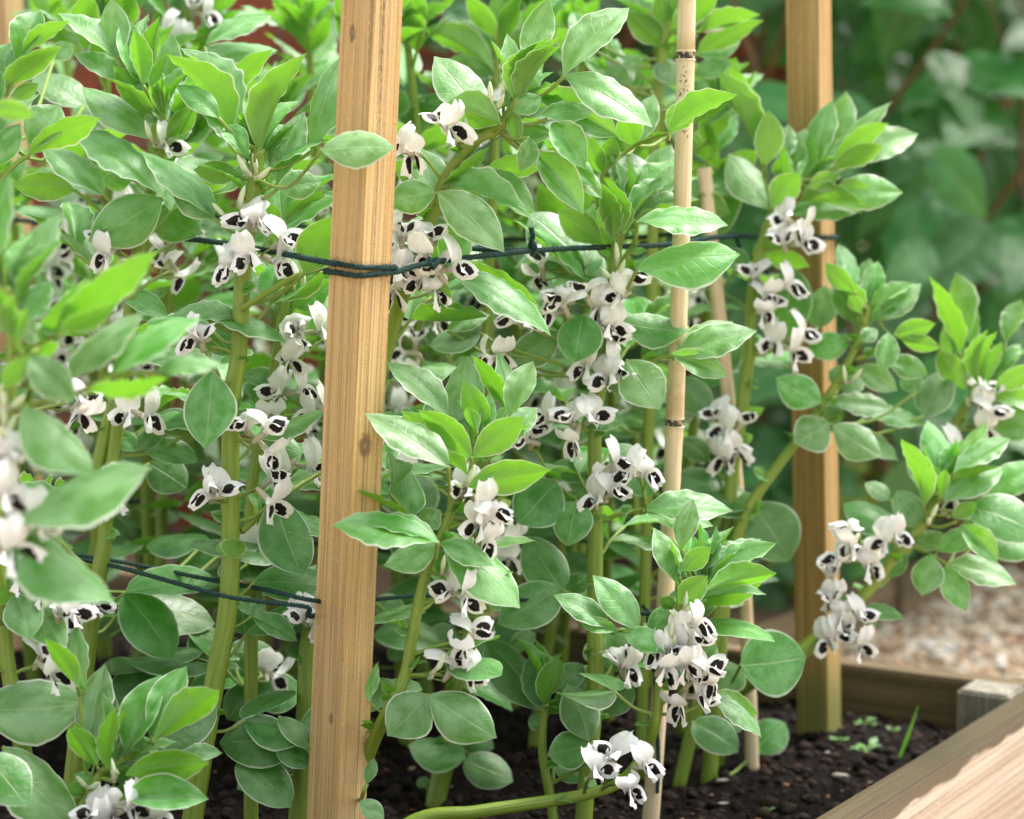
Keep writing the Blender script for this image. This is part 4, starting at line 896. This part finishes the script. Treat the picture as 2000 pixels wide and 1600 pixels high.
# P8: fallen stem, right-hand low plant
hero('bean plant on a fallen stem lying along the soil beside the thick cane', 2.1,
     [('I', 150, 260), ('I', 75, 400), ('H', 1900, 450), ('H', 1830, 780), ('H', 1805, 1050), ('H', 1730, 1240, 2.12), ('H', 1600, 1395, 2.12), ('H', 1400, 1465, 2.11), ('H', 1100, 1515, 2.1), ('H', 800, 1560, 2.09), ('H', 400, 1640, 2.08)], (.0062, .003),
     [('F', 90, 1580, 150, 1298, 130, 't1n'), ('I', 90, 215, 248, 80, 115, 'uy1n'), ('I', 72, 395, 232, 240, 140, 'uy1n'), ('H', 1915, 280, 1798, -30, 140, 't1n'), ('I', 225, 330, 612, 222, 120, 'uy2n'), ('I', 230, 290, 605, 48, 105, 't2'), ('I', 215, 410, 560, 240, 110, 'uy1b'),
      ('I', 200, 260, 240, 60, 70, 't2'), ('I', 230, 260, 300, 20, 60, 't2'), ('I', 250, 250, 370, -40, 65, 't2'), ('I', 260, 270, 450, 60, 60, 't2'), ('I', 280, 230, 530, 28, 80, 't2b'), ('I', 190, 280, 170, 90, 80, 't1'), ('I', 150, 230, 290, 40, 70, 't1b'),
      ('H', 1705, 542, 1458, 238, 180, 't1n'), ('H', 1545, 535, 1240, 343, 135, 't1n'), ('H', 1590, 552, 1378, 500, 85, 't2n'), ('H', 1618, 556, 1860, 660, 135, 't1n'), ('H', 1850, 610, 1738, 505, 100, 't1b'),
      ('I', 150, 800, 270, 600, 160, 't1b'), ('I', 150, 830, 60, 640, 130, 't1b'), ('I', 270, 900, 515, 1012, 85, 'u2'), ('I', 260, 920, 540, 1132, 120, 't1'), ('I', 40, 420, -90, 560, 110, 'td1b')],
     [('I', 90, 440, 5, 70, 'bud'), ('I', 150, 520, 4, 90), ('I', 120, 650, 5, 110), ('I', 10, 660, 3, 60), ('H', 1880, 580, 3, 60, 'bud'), ('H', 1850, 730, 2, 50), ('I', 230, 800, 3, 80), ('I', 150, 920, 6, 120), ('H', 1470, 1350, 1, 40, '', -.02), ('H', 1565, 1270, 1, 40, '', -.01), ('H', 1730, 1320, 1, 40, '', -.02), ('H', 1650, 1440, 1, 40, '', -.03)],
     [(.002, ('H', 1860, 640), ('H', 1700, 560), ('H', 1560, 548))], seed=9)
# young shoot
hero('young bean shoot without flowers rising from bare soil between the stake and the thick cane', 2.2,
     [('H', 1200, 900), ('H', 1175, 1050), ('H', 1172, 1250), ('H', 1215, 1490)], (.005, .003),
     [('H', 1435, 1165, 1310, 842, 205, 't0n'), ('H', 1445, 1185, 1200, 1240, 200, 't0n'), ('H', 1230, 1280, 1440, 1345, 130, 'td0b'), ('H', 1182, 990, 872, 590, 225, 'td0b'), ('H', 1190, 975, 1130, 650, 120, 'td2'), ('H', 1195, 960, 1250, 700, 110, 'ud2n'), ('H', 1260, 870, 1395, 735, 140, 'td0'), ('H', 1170, 1100, 1105, 1020, 90, 'td1'), ('H', 1190, 1000, 1310, 950, 80, 'ud1')],
     [], [(.0018, ('H', 1190, 1420), ('H', 1350, 1330), ('H', 1470, 1250), ('H', 1435, 1165))], seed=10, tuft=3, back=False)
hero('stout low bean stem with rounded dull leaves near the back board of the bed', 2.36,
     [('E', 960, 1300), ('H', 850, 200), ('H', 740, 700), ('H', 680, 1050), ('H', 580, 1470)], (.0105, .007),
     [('H', 740, 1252, 425, 1180, 180, 'td0n'), ('H', 730, 1272, 1003, 1385, 190, 'td0n'), ('H', 720, 850, 1005, 985, 110, 'td1'), ('H', 600, 620, 225, 560, 160, 'td0'), ('H', 230, 390, 405, 430, 140, 'td0'), ('H', 760, 590, 600, 690, 130, 'td0b'), ('H', 700, 1130, 900, 1200, 140, 'td0b'), ('H', 750, 560, 900, 640, 190, 'td0b'), ('H', 700, 560, 540, 640, 190, 'td0b'),
      ('E', 480, 1150, 470, 1425, 210, 'td0'), ('E', 260, 1160, 440, 1405, 150, 't0'), ('E', 460, 1420, 250, 1430, 130, 'td0b'), ('H', 1000, 640, 1130, 560, 110, 'td1b'), ('H', 850, 450, 760, 420, 100, 'td0b'), ('H', 520, 1420, 480, 1370, 70, 'td1')],
     [('E', 340, 1080, 5, 120), ('E', 420, 470, 5, 130), ('E', 500, 230, 5, 130), ('E', 1000, 1480, 4, 120), ('H', 1000, 150, 1, 30)], seed=11, tuft=0, back=False)
# P9..P12 at the right
hero('bean plant with a fan of leaves standing before the upper part of the corner stake', 2.42,
     [('C', 760, 1010), ('C', 600, 1190), ('C', 540, 1350), ('F', 500, 20), ('F', 475, 250), ('F', 465, 500), ('F', 430, 760), ('F', 370, 1150), ('F', 350, 1500), ('I', 310, 500)], (.008, .004),
     [('C', 505, 815, 315, 400, 130, 'u2n'), ('C', 515, 815, 375, 360, 120, 'u1'), ('C', 560, 920, 568, 615, 155, 'u0n'), ('C', 640, 930, 690, 690, 120, 't1b'), ('C', 575, 1172, 358, 850, 190, 't0'), ('C', 590, 1155, 745, 965, 160, 'uy1n'), ('C', 740, 985, 775, 715, 165, 't0b'),
      ('C', 840, 945, 915, 555, 155, 't1'), ('C', 900, 905, 990, 505, 130, 't0b'), ('C', 955, 885, 1252, 555, 120, 't1'), ('C', 950, 905, 1235, 680, 105, 'u1n'), ('C', 935, 950, 1205, 805, 115, 'u1n'), ('C', 1000, 935, 1405, 735, 185, 't1b'), ('C', 920, 1100, 1322, 1070, 195, 't1'),
      ('C', 800, 1040, 965, 980, 105, 'u1n'), ('C', 680, 1200, 1105, 1150, 140, 't1b'), ('C', 960, 1040, 1148, 1040, 40, 'u2n'), ('C', 640, 1010, 640, 880, 90, 'u1b'),
      ('F', 690, 390, 700, 5, 250, 'td0b'), ('F', 850, 345, 890, 105, 170, 'td0b'), ('F', 190, 700, 370, 320, 230, 'td0b'), ('F', 245, 820, 70, 620, 180, 'td0'), ('F', 455, 1325, 55, 1145, 210, 'td0'), ('F', 485, 1330, 690, 1640, 310, 'td0'), ('F', 470, 1340, 330, 1590, 190, 'td0b'),
      ('C', 520, 1420, 800, 1480, 110, 'u1b'), ('C', 480, 1500, 300, 1420, 120, 'td1b'), ('I', 420, 740, 780, 690, 350, 'td0n', -.12), ('I', 415, 750, 300, 870, 190, 'td0', -.09), ('I', 150, 1060, 405, 1215, 190, 'td0', -.10), ('I', 500, 1220, 665, 1060, 200, 'td0', .06), ('I', 330, 1010, 420, 1110, 120, 'td0', -.05), ('F', 240, 1080, 90, 960, 130, 'td0b')],
     [('C', 720, 1250, 2, 70), ('C', 690, 1370, 3, 90), ('F', 560, 110, 6, 130), ('F', 560, 220, 2, 60), ('F', 680, 450, 5, 110), ('F', 380, 920, 7, 140), ('F', 190, 130, 4, 80, '', .15), ('F', 350, 1040, 2, 60)],
     [(.002, ('C', 600, 1190), ('C', 540, 950), ('C', 505, 815))], seed=12, back=False)
hero('bean plant leaning across the middle of the corner stake with rounded pale leaves', 2.40,
     [('F', 1130, 240), ('F', 1080, 400), ('F', 980, 610), ('F', 860, 790), ('F', 690, 1030), ('F', 500, 1290), ('F', 400, 1500), ('I', 330, 300)], (.0068, .003),
     [('F', 1050, 140, 890, -20, 110, 'uy1n'), ('F', 1055, 125, 970, -130, 95, 't1'), ('F', 1100, 230, 1135, -45, 160, 't0b'), ('F', 1190, 305, 1422, 92, 145, 't1'), ('F', 1270, 385, 1505, 318, 115, 'uy1n'), ('F', 1310, 405, 1532, 455, 95, 'uy1n'), ('F', 1070, 330, 930, 110, 120, 't1b'), ('F', 1090, 260, 1030, 160, 80, 'u1n'),
      ('F', 1245, 372, 1210, 592, 125, 't1n'), ('F', 1235, 520, 1465, 602, 130, 't1'), ('F', 1050, 570, 1295, 690, 135, 't1'), ('F', 1025, 430, 780, 470, 155, 't0'), ('F', 868, 762, 618, 622, 190, 't0n'), ('F', 915, 762, 1265, 788, 125, 't1'), ('F', 912, 872, 720, 985, 215, 't0n'), ('F', 935, 888, 1205, 1060, 190, 't0n'), ('F', 960, 900, 1300, 1070, 120, 't1b'),
      ('F', 1130, 835, 1455, 878, 110, 't1b'), ('F', 1440, 835, 1570, 570, 200, 'td0b'), ('F', 960, 690, 1050, 560, 200, 'td0b'), ('F', 1400, 700, 1330, 590, 120, 'td0b'), ('F', 1090, 420, 1180, 350, 90, 't1n'), ('F', 870, 820, 1000, 830, 120, 'td0b')],
     [('F', 1020, 620, 3, 50, 'bud')], [(.002, ('F', 1060, 520), ('F', 1160, 480), ('F', 1245, 372)), (.002, ('F', 860, 790), ('F', 905, 860), ('F', 915, 900))], seed=13, back=False)
hero('bean plant with an upright tuft of narrow pale leaves before the dark shrub', 2.47,
     [('F', 1790, 640), ('F', 1660, 800), ('F', 1590, 960), ('F', 1540, 1200), ('F', 1400, 1500), ('I', 1130, 330), ('I', 840, 590, 2.48), ('I', 660, 700, 2.5), ('I', 500, 770, 2.52), ('I', 360, 850, 2.54), ('I', 250, 1000, 2.55)], (.0072, .004),
     [('F', 1635, 480, 1488, 55, 120, 'u1n'), ('F', 1690, 460, 1600, 38, 135, 't0'), ('F', 1700, 670, 1725, 240, 135, 't1'), ('F', 1675, 690, 1518, 470, 145, 'u1n'), ('F', 1750, 660, 1790, 350, 70, 'uy2n'), ('F', 1780, 650, 1840, 360, 70, 'uy2n'), ('F', 1800, 660, 1870, 420, 70, 'uy2n'), ('F', 1830, 700, 2080, 555, 115, 'u1n'), ('F', 1855, 600, 1975, 430, 95, 't1'), ('F', 1900, 430, 1985, 185, 110, 't2'),
      ('F', 1800, 875, 2090, 900, 200, 't1'), ('F', 1850, 720, 2060, 640, 110, 't1b'), ('F', 1620, 560, 1560, 300, 100, 't1b')],
     [('F', 1800, 760, 3, 80), ('F', 1820, 900, 3, 80), ('F', 1700, 720, 3, 60, 'bud'), ('F', 1590, 1040, 3, 90)], seed=14, back=False)
hero('bean plant with a stout sloping stem crossing the lower corner stake towards the gravel', 2.36,
     [('F', 1540, 1230), ('F', 1460, 1410), ('I', 1290, 120), ('I', 1090, 370), ('I', 860, 590), ('I', 690, 720), ('I', 540, 800, 2.40), ('I', 400, 900, 2.44), ('I', 340, 1060, 2.46)], (.0085, .0035),
     [('F', 1440, 1335, 1330, 955, 125, 'u1n'), ('F', 1545, 1165, 1468, 858, 155, 't0'), ('F', 1608, 1142, 1785, 858, 125, 't0'), ('F', 1615, 1150, 1915, 948, 125, 't1n'), ('F', 1555, 1312, 1885, 1118, 155, 't1n'), ('F', 1780, 1285, 2080, 1095, 185, 't1b'), ('F', 1690, 1345, 2090, 1490, 240, 'td0'), ('F', 1420, 1450, 1290, 1255, 160, 'td0'),
      ('F', 1310, 1480, 1000, 1320, 160, 'td0b'), ('F', 1250, 1300, 1115, 1205, 90, 'td0b'), ('F', 1600, 1405, 1735, 1320, 90, 'uy1n'), ('F', 1640, 1448, 1855, 1650, 120, 't2n'), ('F', 1515, 1590, 1745, 1470, 130, 't1'), ('F', 1390, 1540, 1570, 1500, 110, 't0b'), ('I', 1480, 125, 1428, 348, 170, 't0n'), ('I', 1560, 190, 1680, 435, 150, 't0n'), ('I', 1575, 178, 1958, 278, 155, 't1n'),
      ('I', 1090, 438, 955, 370, 85, 'td1'), ('I', 1095, 432, 1335, 475, 90, 't1'), ('I', 1100, 440, 1180, 525, 70, 't1'), ('F', 1500, 1260, 1440, 1130, 60, 'uy2n'), ('F', 1520, 1260, 1500, 1110, 60, 'uy2n'), ('F', 1540, 1300, 1560, 1130, 60, 'uy2n'), ('F', 1750, 1500, 2090, 1580, 180, 'td0b'), ('F', 1640, 1480, 1860, 1440, 130, 't1b'), ('I', 1250, 250, 1330, 100, 110, 'td0b')],
     [('I', 1040, 40, 3, 90), ('I', 1070, 140, 5, 120), ('I', 900, 270, 4, 110), ('I', 920, 410, 4, 100), ('I', 1060, 540, 5, 120), ('I', 940, 620, 2, 60), ('I', 1270, 30, 3, 60), ('F', 1650, 1290, 3, 110, '', .05), ('F', 1480, 1390, 3, 50, 'bud')],
     [(.0024, ('I', 1340, 60), ('I', 1450, 110), ('I', 1575, 185)), (.002, ('I', 1080, 380), ('I', 1095, 435), ('I', 1100, 450))], seed=15, back=False)
# P13, P14 behind at the top
hero('bean plant topping the frame behind the pleated leaf tip, slightly out of focus', 2.48,
     [('B', 930, -120), ('B', 915, 200), ('B', 905, 520), ('B', 900, 900), ('E', 860, 300)], (.006, .0035),
     [('B', 895, 395, 515, 150, 150, 'u2n'), ('B', 890, 300, 690, 105, 130, 't1b'), ('B', 905, 210, 745, -30, 120, 'u1n'), ('B', 915, 240, 900, -60, 110, 'uy1'), ('B', 930, 260, 1020, -20, 120, 'uy1'), ('B', 910, 320, 1050, 120, 120, 't1b'), ('B', 905, 420, 640, 330, 140, 't1'), ('B', 900, 520, 540, 420, 140, 'td1'), ('B', 905, 460, 1040, 380, 110, 't1b'), ('B', 890, 640, 440, 560, 130, 't2'), ('B', 470, 760, 420, 520, 110, 't2'), ('B', 450, 780, 520, 560, 110, 't1'), ('B', 905, 100, 1060, -60, 120, 'u1'), ('B', 560, 760, 640, 560, 120, 'uy1')],
     [('B', 910, 620, 3, 90), ('B', 720, 870, 3, 100)], seed=16)
hero('bean plant topping the frame behind the thick speckled cane, slightly out of focus', 2.42,
     [('C', 60, -150), ('C', 10, 120), ('C', -30, 420), ('C', -60, 760), ('F', -80, 200)], (.006, .0035),
     [('C', 180, 300, 535, 105, 130, 'u1'), ('C', 180, 180, 520, 70, 110, 'u1n'), ('C', 170, 310, 420, 230, 130, 't1b'), ('C', 150, 420, 370, 345, 110, 't1'), ('C', 20, 180, 110, -80, 130, 'uy1'), ('C', 30, 160, 300, -60, 150, 'uy1n'), ('B', 1860, 260, 1640, 70, 150, 'u1'), ('B', 1850, 200, 1830, -60, 120, 'uy1'), ('B', 1360, 330, 1260, 150, 120, 'u1'), ('B', 1400, 240, 1340, 60, 100, 't1'), ('B', 1420, 200, 1590, 70, 120, 't1b'), ('B', 1540, 260, 1370, 60, 110, 'u1b'), ('B', 1700, 400, 1640, 310, 110, 't1'), ('B', 1560, 440, 1740, 420, 150, 't1b'), ('B', 1760, 480, 1780, 640, 110, 't1b'), ('B', 1820, 330, 1900, 480, 140, 't1'), ('B', 1650, 480, 1520, 380, 110, 't2'),
      ('C', 130, 1120, 355, 1185, 160, 'u1'), ('C', 270, 1360, 310, 890, 210, 'td0b'), ('C', 50, 780, 185, 830, 90, 'u2n'), ('C', 270, 870, 200, 640, 90, 'u1b'), ('C', 280, 860, 390, 640, 110, 't1b'), ('C', 250, 780, 330, 560, 130, 'uy1b'), ('C', 130, 540, 240, 460, 100, 't1b')],
     [('C', 240, 140, 3, 60, 'bud')], seed=17)
# P15: blurred plant in the foreground
hero('bean plant leaning in front of all the others, its bright leaf tuft out of focus', 1.66,
     [('D', 30, 120), ('D', 80, 430), ('D', 20, 900), ('D', -80, 1450), ('G', -160, 600)], (.0075, .004),
     [('D', 225, 440, 490, 50, 170, 'uy1'), ('D', 320, 370, 860, -110, 190, 'uy1'), ('D', 330, 365, 660, 190, 120, 'uy1n'), ('D', 385, 640, 795, 245, 180, 't1'), ('D', 630, 610, 1115, 275, 165, 't1'), ('D', 495, 705, 945, 600, 120, 'uy1n'), ('D', 870, 600, 1260, 545, 105, 't1'), ('D', 160, 510, 415, 755, 200, 't1n'), ('D', 120, 790, 520, 1150, 260, 't0n'),
      ('D', 15, 1445, 820, 1090, 235, 't0n'), ('D', 20, 1450, 640, 1850, 300, 't0n'), ('A', 100, 1640, 325, 1183, 190, 't1'), ('A', -30, 1600, 30, 960, 160, 't1'), ('D', 95, 330, 285, 85, 150, 't1'), ('D', 60, 400, 20, 140, 70, 'uy2n'), ('D', 70, 400, 80, 150, 60, 'uy2n'), ('D', 50, 380, -20, 100, 90, 'uy2n'), ('D', 90, 440, 150, 230, 70, 'uy2n'), ('D', 240, 420, 130, 330, 130, 't1b'), ('A', -60, 600, 195, 640, 120, 'u1'), ('D', 60, 700, -60, 560, 140, 't1'), ('D', 100, 560, 330, 420, 120, 'uy1b'), ('D', 40, 1040, 220, 960, 130, 'td1b'), ('D', 20, 680, 150, 500, 120, 'uy1n')],
     [('D', 30, 760, 4, 70, 'bud'), ('D', 40, 900, 6, 70, 'bud'), ('D', 40, 1090, 4, 80), ('D', 0, 1270, 3, 80), ('D', 190, 1400, 2, 60), ('G', 20, 60, 3, 90)],
     [(.0018, ('D', 70, 500), ('D', 230, 430), ('D', 330, 365)), (.0022, ('D', 60, 800), ('D', 400, 720), ('D', 640, 610), ('D', 870, 600))], seed=18, back=False)
# P16: bottom left, in focus
hero('low bright bean plant in the near corner below the twine, with upright narrow leaves', 1.93,
     [('G', 640, 1290), ('G', 560, 1350), ('G', 490, 1480), ('G', 440, 1640)], (.006, .003),
     [('G', 432, 855, 255, 585, 115, 'uy1n'), ('G', 480, 890, 412, 515, 125, 't1'), ('G', 488, 1222, 572, 735, 190, 't1'), ('G', 705, 1225, 892, 795, 170, 't2'), ('G', 840, 1135, 1035, 748, 165, 't2'), ('G', 858, 1165, 1225, 875, 175, 'uy2n'), ('G', 700, 1355, 1165, 1275, 185, 'uy1n'), ('G', 690, 1480, 1155, 1480, 165, 't2n'), ('G', 620, 1335, 635, 975, 95, 'uy2n'), ('G', 650, 1330, 700, 980, 80, 'u2'),
      ('G', 1000, 1260, 1238, 1225, 95, 't1b'), ('G', 545, 1312, 380, 1085, 115, 'uy2n'), ('G', 870, 1190, 1205, 960, 260, 'td0b', .04), ('G', 600, 1260, 640, 1120, 90, 't1b'), ('G', 640, 1400, 880, 1140, 130, 't1b'), ('G', 640, 1420, 760, 1500, 100, 't1b'), ('G', 480, 1340, 430, 1060, 90, 'u2')],
     [('G', 510, 1400, 4, 60, 'bud'), ('G', 650, 1350, 3, 40, 'bud'), ('G', 620, 1560, 4, 90, 'bud'), ('G', 700, 1540, 2, 80), ('G', 880, 1580, 1, 40), ('G', 570, 1600, 3, 70)],
     [(.002, ('G', 490, 1480), ('G', 470, 1250), ('G', 440, 860)), (.0018, ('G', 640, 1300), ('G', 760, 1230), ('G', 855, 1160))], seed=19, back=False)
# P17: left edge
hero('bean plant with the broadest pale glossy leaves, beside the blurred front plant', 1.97,
     [('A', -60, 700), ('A', -100, 1200), ('D', -60, 900), ('G', 20, 520), ('G', 70, 900), ('G', 140, 1300), ('G', 160, 1640)], (.0085, .004),
     [('G', -130, 990, 502, 935, 345, 't0n'), ('G', -90, 1230, 155, 1520, 260, 't0n', -.08), ('G', 20, 1200, 445, 1640, 310, 't0', -.03), ('G', 90, 340, 165, 595, 205, 't0n'), ('G', 130, 350, 365, 655, 205, 't0'), ('G', 0, 300, 180, 180, 110, 't1'), ('G', -30, 420, 40, 300, 110, 'u1n'),
      ('A', 165, 870, 548, 645, 150, 'u1'), ('A', 170, 830, 335, 585, 185, 't2'), ('A', 20, 500, 335, 245, 140, 'u1'), ('A', 95, 340, 222, 55, 150, 't2'), ('A', 130, 310, 385, 105, 100, 'u1'), ('A', 20, 430, 78, 230, 110, 't1'), ('A', -20, 930, 110, 690, 150, 't1'), ('A', 60, 560, 215, 465, 90, 'u1'), ('A', 470, 590, 190, 410, 170, 'td0b', .3), ('A', 300, 330, 400, 240, 110, 't1b', .3), ('A', -30, 400, 60, 240, 120, 't1')],
     [('G', 250, 290, 4, 110), ('G', 240, 720, 4, 110), ('G', 360, 460, 2, 60), ('G', 160, 250, 2, 60), ('D', 470, 800, 2, 70)],
     [(.0025, ('A', -60, 1080), ('A', 60, 940), ('A', 165, 865))], seed=20, back=False)
# P19 top-left behind
hero('bean plant peeping over the top between the leaf tips, with white buds against the bricks', 2.5,
     [('A', 1060, -60), ('A', 1010, 350), ('A', 980, 700), ('A', 960, 1200)], (.006, .0035),
     [('A', 1010, 190, 955, -40, 90, 't1'), ('A', 1160, 190, 1225, 0, 130, 't1'), ('A', 1180, 190, 1515, 85, 120, 't1'), ('A', 1150, 290, 1545, 270, 120, 't0'), ('A', 1100, 380, 1240, 500, 130, 'td0'), ('A', 1240, 480, 1440, 480, 130, 'td0'), ('A', 930, 160, 870, 60, 110, 'u1'), ('A', 1120, 40, 1330, -20, 100, 'uy1'), ('A', 990, 1000, 1240, 860, 120, 'td1'), ('A', 1000, 940, 1130, 1000, 110, 'td0'), ('A', 1420, 620, 1700, 500, 120, 'td0b'), ('A', 970, 560, 1040, 420, 110, 't1b')],
     [('A', 1090, 60, 4, 80), ('A', 1000, 560, 3, 80), ('A', 970, 220, 2, 60), ('A', 1230, 1500, 3, 100)], seed=21)
# crowded back row, grown freely
BACK = 'leafy flowering broad bean plant crowded in the back row of the bed'
rb_ = random.Random(77)
spots = [(60, 2.62), (190, 2.9), (300, 2.5), (400, 2.75), (500, 2.95), (600, 2.6), (700, 2.85), (790, 2.5), (880, 2.75), (960, 2.95), (1040, 2.5), (1090, 2.72), (1190, 2.6), (1270, 2.75), (1340, 2.55), (-60, 2.75), (120, 2.4), (-120, 2.45), (350, 2.62), (470, 2.45), (560, 2.78), (840, 2.62), (1000, 2.66), (1150, 2.85), (250, 2.72), (660, 2.42)]
for i, (x, d) in enumerate(spots):
    g = V(((x - 1000) / FPX * d, d * 1.0, 0)); h = rb_.uniform(.58, .80) if i % 3 else rb_.uniform(.48, .6)
    pl = Plant(BACK, g, 'bean plants in the back row', 100 + i); pl.grow(h, (rb_.uniform(-.05, .05), rb_.uniform(-.04, .04)), i)
